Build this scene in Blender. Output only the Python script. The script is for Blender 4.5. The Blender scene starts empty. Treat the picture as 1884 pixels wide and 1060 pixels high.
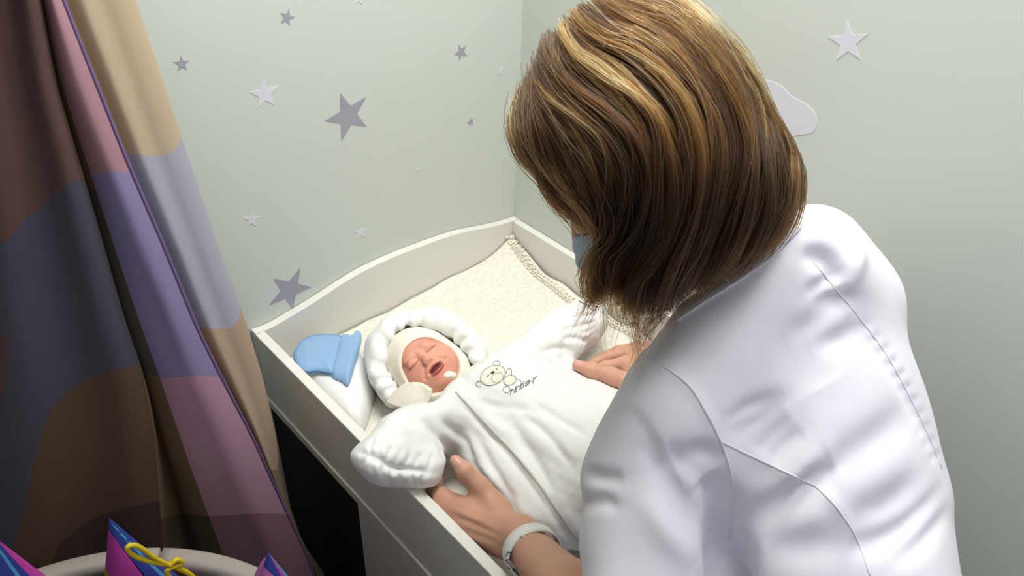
import bpy, math, random
import numpy as np
from mathutils import Vector, Matrix
from mathutils.bvhtree import BVHTree
rng = np.random.default_rng(7); random.seed(7)
SC = bpy.context.scene
COL = SC.collection
ZR = 0.92                                   # height of the tray rim above the floor; modelling is done with z = 0 at the rim

# ------------------------------------------------------------------ camera, world, lamps, exposure
CAM_R = np.array([[0.74256249, 0.37104817, -0.55760578], [-0.66875032, 0.45681402, -0.58659523], [0.03706705, 0.80848266, 0.58735153]])
CAM_C = np.array([-1.03609644, -1.09527625, 0.89973701]); FPX = 1478.0
cd = bpy.data.cameras.new('camera'); cd.sensor_width = 36.0; cd.lens = FPX / 1884 * 36.0; cd.clip_start = 0.02
cam = bpy.data.objects.new('camera', cd); COL.objects.link(cam)
M4 = np.eye(4); M4[:3, :3] = CAM_R; M4[:3, 3] = CAM_C + [0, 0, ZR]
cam.matrix_world = Matrix(M4.tolist()); SC.camera = cam

wd = bpy.data.worlds.new('world'); SC.world = wd; wd.use_nodes = True
wd.node_tree.nodes['Background'].inputs[0].default_value = (0.86, 0.86, 1.0, 1)
wd.node_tree.nodes['Background'].inputs[1].default_value = 0.54

def area_lamp(name, loc, sx, sy, power, colour, rot=(0, 0, 0)):
    l = bpy.data.lights.new(name, 'AREA'); l.shape = 'RECTANGLE'; l.size = sx; l.size_y = sy; l.energy = power; l.color = colour
    o = bpy.data.objects.new(name, l); COL.objects.link(o); o.location = loc; o.rotation_euler = rot
    return o
area_lamp('ceiling_lamp', (-0.34, -0.42, 2.60), 0.66, 0.40, 16.5, (1.0, 0.99, 0.965))
area_lamp('added_coat_lamp', (-0.42, -1.00, 2.60), 0.62, 0.24, 7.5, (1.0, 0.985, 0.98))  # unseen lamp, added to brighten the back of the coat
vs = SC.view_settings; vs.view_transform = 'Standard'; vs.look = 'None'; vs.gamma = 1.0; vs.use_curve_mapping = False; vs.exposure = 0.0

# ------------------------------------------------------------------ measuring helpers
def ray(p):
    r = CAM_R @ np.array([p[0] - 942.0, -(p[1] - 530.0), -FPX]); return r / np.linalg.norm(r)
def at(p, z=None, x=None, y=None, t=None):
    r = ray(p)
    if z is not None: t = (z - CAM_C[2]) / r[2]
    elif x is not None: t = (x - CAM_C[0]) / r[0]
    elif y is not None: t = (y - CAM_C[1]) / r[1]
    return CAM_C + t * r
def project(P):
    q = (np.asarray(P, float) - CAM_C) @ CAM_R
    return 942.0 + q[..., 0] / -q[..., 2] * FPX, 530.0 - q[..., 1] / -q[..., 2] * FPX, -q[..., 2]
def catmull(P, n=8, closed=False):
    P = np.asarray(P, float); m = len(P); out = []
    rngm = range(m if closed else m - 1)
    for i in rngm:
        if closed: a, b, c, d = P[(i - 1) % m], P[i], P[(i + 1) % m], P[(i + 2) % m]
        else: a, b, c, d = P[max(i - 1, 0)], P[i], P[i + 1], P[min(i + 2, m - 1)]
        for k in range(n):
            t = k / n
            out.append(0.5 * ((2 * b) + (c - a) * t + (2 * a - 5 * b + 4 * c - d) * t * t + (3 * b - a - 3 * c + d) * t ** 3))
    if not closed: out.append(P[-1])
    return np.array(out)
def resample(P, n):
    P = np.asarray(P, float); d = np.r_[0, np.cumsum(np.linalg.norm(np.diff(P, axis=0), axis=1))]
    s = np.linspace(0, d[-1], n)
    return np.stack([np.interp(s, d, P[:, k]) for k in range(P.shape[1])], 1)
def unit(v): v = np.asarray(v, float); return v / np.linalg.norm(v)

# ------------------------------------------------------------------ materials
def lin(c):
    if isinstance(c, str): c = [int(c[i:i + 2], 16) / 255 for i in (0, 2, 4)]
    return tuple(((v / 12.92) if v <= 0.04045 else ((v + 0.055) / 1.055) ** 2.4) for v in c) + (1,)
def mat(name, colour, rough=0.6, bump=None, mottle=0.0, mscale=8.0, spec=0.4, sss=0.0, sheen=0.0, metal=0.0, transl=0.0):
    m = bpy.data.materials.new(name); m.use_nodes = True; nt = m.node_tree; N = nt.nodes; L = nt.links
    b = N['Principled BSDF']; b.inputs['Base Color'].default_value = lin(colour); b.inputs['Roughness'].default_value = rough
    b.inputs['Specular IOR Level'].default_value = spec; b.inputs['Metallic'].default_value = metal
    if sss:
        b.inputs['Subsurface Weight'].default_value = sss; b.inputs['Subsurface Radius'].default_value = (0.012, 0.005, 0.003); b.inputs['Subsurface Scale'].default_value = 0.5
    if sheen: b.inputs['Sheen Weight'].default_value = sheen
    tc = N.new('ShaderNodeTexCoord')
    if mottle:
        nz = N.new('ShaderNodeTexNoise'); nz.inputs['Scale'].default_value = mscale; nz.inputs['Detail'].default_value = 4
        L.new(tc.outputs['Object'], nz.inputs['Vector'])
        mx = N.new('ShaderNodeMix'); mx.data_type = 'RGBA'; c = lin(colour)
        mx.inputs[6].default_value = tuple(v * (1 - mottle) for v in c[:3]) + (1,); mx.inputs[7].default_value = tuple(min(1, v * (1 + mottle)) for v in c[:3]) + (1,)
        L.new(nz.outputs['Fac'], mx.inputs[0]); L.new(mx.outputs[2], b.inputs['Base Color'])
    if bump:
        kind, scale, strength, dist = bump
        if kind == 'noise':
            t = N.new('ShaderNodeTexNoise'); t.inputs['Detail'].default_value = 5; o = t.outputs['Fac']
        elif kind == 'wave':
            t = N.new('ShaderNodeTexWave'); t.inputs['Distortion'].default_value = 2.0; t.inputs['Detail'].default_value = 2; o = t.outputs['Fac']
        else:
            t = N.new('ShaderNodeTexVoronoi'); o = t.outputs['Distance']
        t.inputs['Scale'].default_value = scale; L.new(tc.outputs['Object'], t.inputs['Vector'])
        bp = N.new('ShaderNodeBump'); bp.inputs['Strength'].default_value = strength; bp.inputs['Distance'].default_value = dist
        L.new(o, bp.inputs['Height']); L.new(bp.outputs['Normal'], b.inputs['Normal'])
    if transl:
        tr = N.new('ShaderNodeBsdfTranslucent'); ms = N.new('ShaderNodeMixShader'); ms.inputs[0].default_value = transl
        tr.inputs['Color'].default_value = lin(colour); out = N['Material Output']
        L.new(b.outputs[0], ms.inputs[1]); L.new(tr.outputs[0], ms.inputs[2]); L.new(ms.outputs[0], out.inputs[0])
    return m
MT = {
    'wall': mat('wallpaper', 'CDD3CB', 0.75, ('noise', 260, 0.12, 0.0004), 0.02, 3.0, 0.25),
    'star_grey': mat('grey_print', 'A19FAC', 0.7), 'star_pale': mat('pale_print', 'D9D9E2', 0.7),
    'floor': mat('dark_vinyl', '2A2521', 0.5, ('noise', 60, 0.1, 0.001), 0.1, 5.0),
    'ceiling': mat('ceiling_paint', 'D6D6D2', 0.9),
    'lacquer': mat('white_lacquer', 'E2DFD8', 0.38, ('noise', 90, 0.03, 0.0005), 0.01, 4.0, 0.45),
    'lacquer_edge': mat('white_lacquer_edge', 'EFEDE8', 0.35, None, 0.0, 1, 0.45),
    'pad': mat('pad_vinyl', 'DDDAD0', 0.5),
    'cloth_white': mat('white_cotton', 'EDECEA', 0.9, ('noise', 700, 0.25, 0.0006), 0.01, 20, 0.15, sheen=0.2),
    'cloth_cream': mat('cream_jersey', 'EDE8D8', 0.9, ('noise', 600, 0.3, 0.0006), 0.02, 30, 0.15, sheen=0.2),
    'suit': mat('white_velour', 'EDEDEB', 0.88, ('noise', 220, 0.18, 0.001), 0.012, 14, 0.15, sheen=0.25),
    'blue': mat('blue_jersey', '8DB0D4', 0.9, ('noise', 800, 0.35, 0.0005), 0.05, 40, 0.15, sheen=0.25),
    'blue_dark': mat('blue_seam', '7299C4', 0.9, None, 0.04, 60, 0.15),
    'baby_skin': mat('newborn_skin', 'DC9C86', 0.5, ('noise', 300, 0.08, 0.0004), 0.08, 45, 0.35, sss=0.25),
    'baby_lip': mat('newborn_lip', 'B2564F', 0.42, None, 0.05, 60, 0.4),
    'baby_mouth': mat('newborn_mouth', '5E1F22', 0.5),
    'baby_brow': mat('newborn_crease', 'A8604C', 0.6),
    'skin': mat('adult_skin', 'CE9C84', 0.5, ('noise', 240, 0.10, 0.0005), 0.05, 30, 0.35, sss=0.15),
    'nail': mat('nail', 'D9A093', 0.3),
    'coat': mat('white_coat_cotton', 'EDEAF4', 0.85, ('noise', 900, 0.2, 0.0004), 0.008, 12, 0.2, sheen=0.15),
    'trousers': mat('white_trousers', 'D2D0DA', 0.85), 'shoe': mat('white_shoe', 'D8D6D2', 0.6),
    'mask_blue': mat('mask_blue', 'BCCBDC', 0.8, ('wave', 120, 0.3, 0.001)),
    'strap': mat('white_silicone', 'E9E8E6', 0.5), 'ink': mat('dark_ink', '4A4A4C', 0.7), 'print_grey': mat('grey_thread', '8C8C8C', 0.8),
    'print_cream': mat('cream_print', 'E3E2D0', 0.9), 'thread': mat('pale_thread', 'CFCDC4', 0.8),
    'tub': mat('tub_plastic', '989189', 0.5), 'tub_in': mat('tub_lining', '5A5546', 0.8, ('noise', 120, 0.2, 0.001), 0.08, 20),
    'bag_blue': mat('bag_blue', '22327F', 0.6, None, 0.12, 60), 'bag_cyan': mat('bag_cyan', '3F86AC', 0.6),
    'bag_magenta': mat('bag_magenta', 'A0328A', 0.6, None, 0.1, 60), 'bag_yellow': mat('bag_yellow', 'B08C18', 0.6), 'bag_pink': mat('bag_pink', 'B464A4', 0.6),
    'ribbon': mat('yellow_ribbon', 'C9AE16', 0.5), 'rail': mat('rail_metal', 'B9B9B9', 0.35, metal=0.8),
    'lamp_glow': None, 'shell': mat('hair_base', '2E1D10', 0.6, ('noise', 120, 0.6, 0.003), 0.3, 40),
}
g = bpy.data.materials.new('lamp_diffuser'); g.use_nodes = True
g.node_tree.nodes['Principled BSDF'].inputs['Emission Color'].default_value = (1, 0.97, 0.92, 1); g.node_tree.nodes['Principled BSDF'].inputs['Emission Strength'].default_value = 3.0
MT['lamp_glow'] = g

# ------------------------------------------------------------------ object helpers
ORIGIN = {}
def link_mesh(name, me, mats, parent=None, smooth=True):
    o = bpy.data.objects.new(name, me); COL.objects.link(o)
    for m in (mats if isinstance(mats, (list, tuple)) else [mats]): me.materials.append(m)
    if smooth and len(me.polygons): me.polygons.foreach_set('use_smooth', np.ones(len(me.polygons), bool))
    ORIGIN[o.name] = np.zeros(3)
    if parent is not None:
        o.parent = parent; o.location = tuple(-ORIGIN[parent.name])
    return o
def raw_mesh(name, V, F):
    me = bpy.data.meshes.new(name)
    if isinstance(F, np.ndarray) and F.ndim == 2:
        n, k = F.shape
        me.vertices.add(len(V)); me.vertices.foreach_set('co', np.asarray(V, np.float32).ravel())
        me.loops.add(n * k); me.loops.foreach_set('vertex_index', F.astype(np.int32).ravel())
        me.polygons.add(n); me.polygons.foreach_set('loop_start', np.arange(0, n * k, k, dtype=np.int32))
        me.update(calc_edges=True)
    else:
        me.from_pydata([tuple(map(float, v)) for v in V], [], [tuple(map(int, f)) for f in F]); me.update()
    return me
def obj(name, VF, mats, parent=None, smooth=True):
    return link_mesh(name, raw_mesh(name, VF[0], VF[1]), mats, parent, smooth)
def empty(name, loc, label=None, cat=None, group=None):
    o = bpy.data.objects.new(name, None); COL.objects.link(o); o.empty_display_size = 0.05; o.location = tuple(loc); ORIGIN[o.name] = np.array(loc, float)
    return tag(o, label, cat, group)
def tag(o, label=None, cat=None, group=None, kind=None):
    if label: o['label'] = label
    if cat: o['category'] = cat
    if group: o['group'] = group
    if kind: o['kind'] = kind
    return o
def join(*vfs):
    V, F, n = [], [], 0
    for v, f in vfs:
        V += [tuple(p) for p in v]; F += [tuple(int(i) + n for i in q) for q in f]; n += len(v)
    return V, F
def box(x0, x1, y0, y1, z0, z1):
    V = [(x, y, z) for x in (x0, x1) for y in (y0, y1) for z in (z0, z1)]
    return V, [(0, 1, 3, 2), (4, 6, 7, 5), (0, 4, 5, 1), (2, 3, 7, 6), (0, 2, 6, 4), (1, 5, 7, 3)]
def bevel(o, w=0.002, seg=2):
    m = o.modifiers.new('bevel', 'BEVEL'); m.width = w; m.segments = seg; m.limit_method = 'ANGLE'; o.data.polygons.foreach_set('use_smooth', np.zeros(len(o.data.polygons), bool)); return o
def tube(P, r, sides=8, closed=False, caps=True):
    P = np.asarray(P, float); n = len(P); r = np.broadcast_to(r, (n,))
    T = np.gradient(P, axis=0) if not closed else np.roll(P, -1, 0) - np.roll(P, 1, 0)
    V, F = [], []; u = None
    for i in range(n):
        t = T[i] / (np.linalg.norm(T[i]) + 1e-12)
        if u is None: u = np.cross(t, [0, 0, 1]) if abs(t[2]) < 0.9 else np.cross(t, [1, 0, 0])
        u = u - t * (u @ t); u /= np.linalg.norm(u) + 1e-12; w = np.cross(t, u)
        for k in range(sides):
            a = 2 * math.pi * k / sides; V.append(P[i] + r[i] * (math.cos(a) * u + math.sin(a) * w))
    for i in range(n if closed else n - 1):
        j = (i + 1) % n
        for k in range(sides): F.append((i * sides + k, i * sides + (k + 1) % sides, j * sides + (k + 1) % sides, j * sides + k))
    if caps and not closed: F += [tuple(range(sides))[::-1], tuple((n - 1) * sides + k for k in range(sides))]
    return V, F
def ribbon(P, width, N, thick=0.0006):
    """flat strip along P; N the surface normal(s)"""
    P = np.asarray(P, float); n = len(P); N = np.broadcast_to(N, (n, 3)); width = np.broadcast_to(width, (n,))
    T = np.gradient(P, axis=0); S = np.cross(T, N); S /= np.linalg.norm(S, axis=1)[:, None] + 1e-12
    V, F = [], []
    for i in range(n):
        a, b = P[i] - S[i] * width[i] / 2, P[i] + S[i] * width[i] / 2; V += [a, b, b + N[i] * thick, a + N[i] * thick]
    for i in range(n - 1):
        for k in range(4): F.append((4 * i + k, 4 * i + (k + 1) % 4, 4 * i + 4 + (k + 1) % 4, 4 * i + 4 + k))
    F += [(3, 2, 1, 0), (4 * n - 4, 4 * n - 3, 4 * n - 2, 4 * n - 1)]
    return V, F
def lathe(prof, c, n=48):
    V, F = [], []; m = len(prof)
    for i in range(n):
        a = 2 * math.pi * i / n
        for r, z in prof: V.append((c[0] + r * math.cos(a), c[1] + r * math.sin(a), z))
    for i in range(n):
        for k in range(m - 1): F.append((i * m + k, ((i + 1) % n) * m + k, ((i + 1) % n) * m + k + 1, i * m + k + 1))
    return V, F
def pillow(poly, thick, base, rings=9, power=0.5, tilt=None, wrinkle=0.0):
    """soft closed cushion over an xy outline; base(x, y) gives the height of its underside"""
    poly = np.asarray(poly, float); c = poly.mean(0); n = len(poly); V, F = [], []
    for side in (0, 1):
        for k in range(rings):
            s = 1 - k / rings
            for p in poly:
                q = c + (p - c) * s; h = thick * (1 - s ** 2.6) ** power
                w = wrinkle * math.sin(q[0] * 210 + q[1] * 90) * math.sin(q[1] * 170 - q[0] * 60)
                V.append((q[0], q[1], base(q[0], q[1]) + (thick * 0.12 + h * 0.88 + w * (1 - s) if side == 0 else 0)))
        V.append((c[0], c[1], base(c[0], c[1]) + (thick if side == 0 else 0)))
    m = rings * n + 1
    for side in (0, 1):
        o = side * m
        for k in range(rings - 1):
            for i in range(n):
                f = (o + k * n + i, o + k * n + (i + 1) % n, o + (k + 1) * n + (i + 1) % n, o + (k + 1) * n + i); F.append(f if side == 0 else f[::-1])
        for i in range(n):
            f = (o + (rings - 1) * n + i, o + (rings - 1) * n + (i + 1) % n, o + m - 1); F.append(f if side == 0 else f[::-1])
    for i in range(n): F.append((i, m + i, m + (i + 1) % n, (i + 1) % n))
    return V, F

# ------------------------------------------------------------------ distance-field modelling
class Silhouette:
    """signed distance (in units of the photograph's pixels) to a closed outline"""
    def __init__(s, pts, step=4):
        P = catmull(pts, 5, True); s.step = step
        s.x0, s.y0 = P.min(0) - 160; x1, y1 = P.max(0) + 160
        X, Y = np.meshgrid(np.arange(s.x0, x1, step), np.arange(s.y0, y1, step), indexing='ij')
        D = np.full(X.shape, 1e9); ins = np.zeros(X.shape, bool)
        for i in range(len(P)):
            a, b = P[i], P[(i + 1) % len(P)]; d = b - a; L = d @ d + 1e-9
            t = np.clip(((X - a[0]) * d[0] + (Y - a[1]) * d[1]) / L, 0, 1)
            D = np.minimum(D, (X - a[0] - t * d[0]) ** 2 + (Y - a[1] - t * d[1]) ** 2)
            cr = ((a[1] > Y) != (b[1] > Y)) & (X < a[0] + (Y - a[1]) * d[0] / (d[1] if abs(d[1]) > 1e-9 else 1e-9)); ins ^= cr
        s.D = np.where(ins, -1, 1) * np.sqrt(D)
    def __call__(s, x, y):
        u = np.clip((x - s.x0) / s.step, 0, s.D.shape[0] - 1.001); v = np.clip((y - s.y0) / s.step, 0, s.D.shape[1] - 1.001)
        i = u.astype(int); j = v.astype(int); fu = u - i; fv = v - j; D = s.D
        return (D[i, j] * (1 - fu) + D[i + 1, j] * fu) * (1 - fv) + (D[i, j + 1] * (1 - fu) + D[i + 1, j + 1] * fu) * fv
def smin(a, b, k):
    if k <= 0: return np.minimum(a, b)
    h = np.maximum(k - np.abs(a - b), 0) / k; return np.minimum(a, b) - h * h * k * 0.25
class Field:
    def __init__(s, lo, hi, h):
        s.lo = np.array(lo, float); s.h = h; s.n = np.ceil((np.array(hi) - s.lo) / h).astype(int) + 1
        s.a = np.full(s.n, 0.06, np.float32); s.ax = [s.lo[k] + h * np.arange(s.n[k]) for k in range(3)]
    def _sub(s, lo, hi):
        i0 = np.clip(np.floor((np.array(lo) - s.lo) / s.h).astype(int), 0, s.n); i1 = np.clip(np.ceil((np.array(hi) - s.lo) / s.h).astype(int) + 1, 0, s.n)
        sl = tuple(slice(a, b) for a, b in zip(i0, i1))
        return sl, s.ax[0][sl[0]][:, None, None], s.ax[1][sl[1]][None, :, None], s.ax[2][sl[2]][None, None, :]
    def _put(s, sl, d, k, mode):
        if d.size == 0: return
        a = s.a[sl]
        if mode == 'add': s.a[sl] = smin(a, d, k)
        elif mode == 'cut': s.a[sl] = -smin(-a, d, k)
        else: s.a[sl] = -smin(-a, -d, k)
    def cap(s, a, b, ra, rb=None, k=0.02, flat=None, mode='add'):
        a = np.asarray(a, float); b = np.asarray(b, float); rb = ra if rb is None else rb; q = 1.0
        if flat is not None: fd, q = unit(flat[0]), flat[1]
        m = max(ra, rb) * max(1, q) + k + 0.03
        sl, X, Y, Z = s._sub(np.minimum(a, b) - m, np.maximum(a, b) + m)
        d = b - a; L = d @ d + 1e-12; X, Y, Z = X - a[0], Y - a[1], Z - a[2]
        t = np.clip((X * d[0] + Y * d[1] + Z * d[2]) / L, 0, 1)
        vx, vy, vz = X - t * d[0], Y - t * d[1], Z - t * d[2]; r2 = vx * vx + vy * vy + vz * vz
        if flat is not None:
            c = vx * fd[0] + vy * fd[1] + vz * fd[2]; r2 = r2 - c * c + (c / q) ** 2
        s._put(sl, (np.sqrt(np.maximum(r2, 0)) - (ra + (rb - ra) * t)).astype(np.float32), k, mode); return s
    def ell(s, c, r, axes=None, k=0.02, mode='add'):
        c = np.asarray(c, float); r = np.asarray(r, float); A = np.eye(3) if axes is None else np.asarray(axes, float)
        m = r.max() + k + 0.03; sl, X, Y, Z = s._sub(c - m, c + m); X, Y, Z = X - c[0], Y - c[1], Z - c[2]
        q = [(X * A[i, 0] + Y * A[i, 1] + Z * A[i, 2]) / r[i] for i in range(3)]
        k0 = np.sqrt(q[0] ** 2 + q[1] ** 2 + q[2] ** 2); k1 = np.sqrt((q[0] / r[0]) ** 2 + (q[1] / r[1]) ** 2 + (q[2] / r[2]) ** 2) + 1e-9
        s._put(sl, (k0 * (k0 - 1) / k1).astype(np.float32), k, mode); return s
    def torus(s, c, axes, R0, R1, r, k=0.02, flat=1.0, mode='add'):
        c = np.asarray(c, float); A = np.asarray(axes, float); m = max(R0, R1) + r * max(1, flat) + k + 0.02
        sl, X, Y, Z = s._sub(c - m, c + m); X, Y, Z = X - c[0], Y - c[1], Z - c[2]
        u = X * A[0, 0] + Y * A[0, 1] + Z * A[0, 2]; v = X * A[1, 0] + Y * A[1, 1] + Z * A[1, 2]; w = X * A[2, 0] + Y * A[2, 1] + Z * A[2, 2]
        e = np.sqrt((u / R0) ** 2 + (v / R1) ** 2) - 1; rr = e * (R0 + R1) / 2
        s._put(sl, (np.sqrt(rr * rr + (w / flat) ** 2) - r).astype(np.float32), k, mode); return s
    def chain(s, pts, radii, k=0.006, flat=None, k2=None):
        for i in range(len(pts) - 1): s.cap(pts[i], pts[i + 1], radii[i], radii[i + 1], k if (k2 is None or i) else k2, flat)
        return s
    def plane(s, p, n, k=0.01):                      # keep the side n points away from
        n = unit(n); sl, X, Y, Z = s._sub(s.lo, s.lo + s.n * s.h)
        s._put(sl, ((X - p[0]) * n[0] + (Y - p[1]) * n[1] + (Z - p[2]) * n[2]).astype(np.float32), k, 'and'); return s
    def trim(s, sil, k=0.03):
        sl, X, Y, Z = s._sub(s.lo, s.lo + s.n * s.h)
        P = [X - CAM_C[0], Y - CAM_C[1], Z - CAM_C[2]]; q = [P[0] * CAM_R[0, i] + P[1] * CAM_R[1, i] + P[2] * CAM_R[2, i] for i in range(3)]
        w = np.maximum(-q[2], 0.02); s._put(sl, (sil(942.0 + q[0] / w * FPX, 530.0 - q[1] / w * FPX) * w / FPX).astype(np.float32), k, 'and'); return s
    def mesh(s):
        a = s.a; neg = a < 0; n = s.n - 1
        cnt = np.zeros(n, np.int8)
        for dx in (0, 1):
            for dy in (0, 1):
                for dz in (0, 1): cnt += neg[dx:dx + n[0], dy:dy + n[1], dz:dz + n[2]]
        idx = np.argwhere((cnt > 0) & (cnt < 8)); vid = np.full(n, -1, np.int32); vid[tuple(idx.T)] = np.arange(len(idx))
        acc = np.zeros((len(idx), 3)); num = np.zeros(len(idx))
        C8 = np.array([(x, y, z) for x in (0, 1) for y in (0, 1) for z in (0, 1)]); val = [a[tuple((idx + c).T)] for c in C8]
        for i in range(8):
            for j in range(i + 1, 8):
                if abs(C8[i] - C8[j]).sum() != 1: continue
                va, vb = val[i], val[j]; cr = (va < 0) != (vb < 0)
                t = np.where(cr, va / np.where(cr, va - vb, 1), 0)
                acc += cr[:, None] * (C8[i] + t[:, None] * (C8[j] - C8[i])); num += cr
        V = s.lo + s.h * (idx + acc / num[:, None]); Q = []
        for ax in range(3):
            u, w = (ax + 1) % 3, (ax + 2) % 3; e = [slice(None)] * 3
            A0 = neg[tuple(slice(0, -1) if d == ax else slice(1, -1) for d in range(3))]; A1 = neg[tuple(slice(1, None) if d == ax else slice(1, -1) for d in range(3))]
            E = np.argwhere(A0 != A1); fl = A0[tuple(E.T)]
            B = E.copy(); B[:, u] += 1; B[:, w] += 1
            def vv(du, dw):
                c = B.copy(); c[:, u] += du; c[:, w] += dw; return vid[tuple(c.T)]
            q = np.stack([vv(-1, -1), vv(0, -1), vv(0, 0), vv(-1, 0)], 1); q[~fl] = q[~fl][:, ::-1]; Q.append(q)
        return V, np.concatenate(Q)
def normals(V, Q):
    fn = np.cross(V[Q[:, 2]] - V[Q[:, 0]], V[Q[:, 3]] - V[Q[:, 1]]); N = np.zeros_like(V)
    for k in range(4):
        for c in range(3): N[:, c] += np.bincount(Q[:, k], fn[:, c], len(V))
    return N / (np.linalg.norm(N, axis=1)[:, None] + 1e-12)
def relax(V, Q, it=1, lam=0.5):
    for _ in range(it):
        S = np.zeros_like(V); n = np.zeros(len(V))
        for k in range(4):
            for j in (Q[:, (k + 1) % 4], Q[:, (k + 3) % 4]):
                n += np.bincount(Q[:, k], minlength=len(V))
                for c in range(3): S[:, c] += np.bincount(Q[:, k], V[j, c], len(V))
        V = V + lam * (S / np.maximum(n, 1)[:, None] - V)
    return V
def polydist(V, P):
    D = np.full(len(V), 1e9); S = np.zeros(len(V)); n = len(P) - 1
    for i in range(n):
        a, b = P[i], P[i + 1]; d = b - a; t = np.clip((V - a) @ d / (d @ d + 1e-12), 0, 1)
        q = ((V - a - t[:, None] * d) ** 2).sum(1); m = q < D; D[m] = q[m]; S[m] = (i + t[m]) / n
    return np.sqrt(D), S
def crease(V, N, P, width, depth, taper=True):
    """press a fold (negative depth) or raise a ridge (positive) along the polyline P"""
    lo, hi = P.min(0) - 3 * width, P.max(0) + 3 * width; m = np.all((V > lo) & (V < hi), 1); i = np.nonzero(m)[0]
    if len(i) == 0: return
    D, S = polydist(V[i], P); f = np.exp(-(D / width) ** 2)
    if taper: f = f * np.clip(np.sin(np.pi * np.clip(S, 0.03, 0.97)), 0, 1) ** 0.7
    V[i] += N[i] * (depth * f)[:, None]
def bvh_of(V, Q): return BVHTree.FromPolygons([tuple(v) for v in V.tolist()], Q.tolist())
def hit(bvh, p):
    r = ray(p); h = bvh.ray_cast(Vector(CAM_C), Vector(r))
    return (np.array(h[0]), np.array(h[1])) if h[0] is not None else (None, None)
def hits(bvh, pts, n=16, lift=0.0):
    P, Ns = [], []
    for p in resample(catmull(pts, 6) if len(pts) > 2 else pts, n):
        a, b = hit(bvh, p)
        if a is not None:
            if b @ ray(p) > 0: b = -b
            P.append(a + lift * b); Ns.append(b)
    return np.array(P), np.array(Ns)
def wob(V, s, amp, seed=0):
    r = np.random.default_rng(seed); o = np.zeros(len(V))
    for _ in range(7):
        k = r.normal(size=3); k = k / np.linalg.norm(k) * s * r.uniform(0.6, 1.6); o += np.sin(V @ k + r.uniform(0, 6.28))
    return amp * o / 7

# ================================================================== ROOM
def structure(name, VF, m):
    o = obj(name, VF, m, None, False); o['kind'] = 'structure'; return o
floor = structure('floor', box(-2.2, 0.06, -2.6, 0.06, -ZR - 0.05, -ZR), MT['floor'])
wall_back = structure('wall_back', box(-2.2, 0.06, 0.0, 0.06, -ZR, 1.70), MT['wall'])
wall_right = structure('wall_right', box(0.0, 0.06, -2.6, 0.0, -ZR, 1.70), MT['wall'])
wall_left = structure('wall_left', box(-2.26, -2.2, -2.6, 0.06, -ZR, 1.70), MT['wall'])
ceiling = structure('ceiling', box(-2.26, 0.06, -2.6, 0.06, 1.70, 1.75), MT['ceiling'])
def star_shape(c, R, rot, wall, m, ratio=0.40):
    V = []
    for d in (0.0, 0.0006):
        for k in range(10):
            r = R if k % 2 == 0 else R * ratio; a = rot + math.pi * k / 5
            u, v = r * math.sin(a), r * math.cos(a)
            V.append((c[0] + u, -d, c[2] + v) if wall is wall_back else (-d, c[1] - u, c[2] + v))
    F = [tuple(range(10, 20))] + [(k, (k + 1) % 10, 10 + (k + 1) % 10, 10 + k) for k in range(10)]
    return obj('printed_star', (V, F), m, wall, False)
for px, py, rpx, rot, pale in [(528, 32, 14, 25, 0), (334, 117, 13, 6, 0), (848, 96, 15, -20, 0), (640, 213, 45, -14, 0), (866, 224, 9, -12, 0), (953, 289, 9, 20, 0),
                               (533, 533, 43, 36, 0), (487, 173, 27, 3, 1), (463, 404, 16, 15, 1), (664, 427, 15, 8, 1), (770, 312, 7, 0, 1), (921, 130, 8, 20, 1), (660, -4, 13, 10, 1)]:
    c = at((px, py), y=0.0); d = np.linalg.norm(c - CAM_C); s = star_shape(c, rpx * d / FPX * 1.04, math.radians(rot), wall_back, MT['star_pale' if pale else 'star_grey'])
    if pale: s['label'] = 'pale lilac printed star'
    else: s['label'] = 'grey printed star'
c = at((1560, 78), x=0.0); star_shape(c, 0.028, -0.33, wall_right, MT['star_pale'])['label'] = 'pale lilac printed star'
cl = [at(p, x=0.0) for p in catmull([(1360, 150), (1395, 146), (1432, 154), (1458, 178), (1490, 196), (1504, 222), (1494, 244), (1462, 250), (1445, 266), (1400, 262), (1340, 240), (1330, 190)], 6, True)]
n = len(cl); V = [(-d, p[1], p[2]) for d in (0, 0.0006) for p in cl]
obj('printed_cloud', (V, [tuple(range(n, 2 * n))] + [(k, (k + 1) % n, n + (k + 1) % n, n + k) for k in range(n)]), MT['star_pale'], wall_right, False)['label'] = 'pale lilac printed cloud'

for ly, lab in ((-0.42, 'flat white ceiling light panel above the changing table'), (-1.00, 'added flat light panel that brightens the coat from above')):  # the second panel is an added fixture for the coat lamp
    lx = -0.34 if ly > -0.9 else -0.42
    lamp = empty('ceiling_light', (lx, ly, 1.70), lab, 'lamp')
    bevel(obj('frame', join(box(lx - 0.335, lx + 0.335, ly - 0.20, ly - 0.18, 1.685, 1.70), box(lx - 0.335, lx + 0.335, ly + 0.18, ly + 0.20, 1.685, 1.70), box(lx - 0.335, lx - 0.315, ly - 0.18, ly + 0.18, 1.685, 1.70), box(lx + 0.315, lx + 0.335, ly - 0.18, ly + 0.18, 1.685, 1.70)), MT['lacquer'], lamp, False))
    obj('diffuser', box(lx - 0.315, lx + 0.315, ly - 0.18, ly + 0.18, 1.69, 1.70), MT['lamp_glow'], lamp, False)

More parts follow.
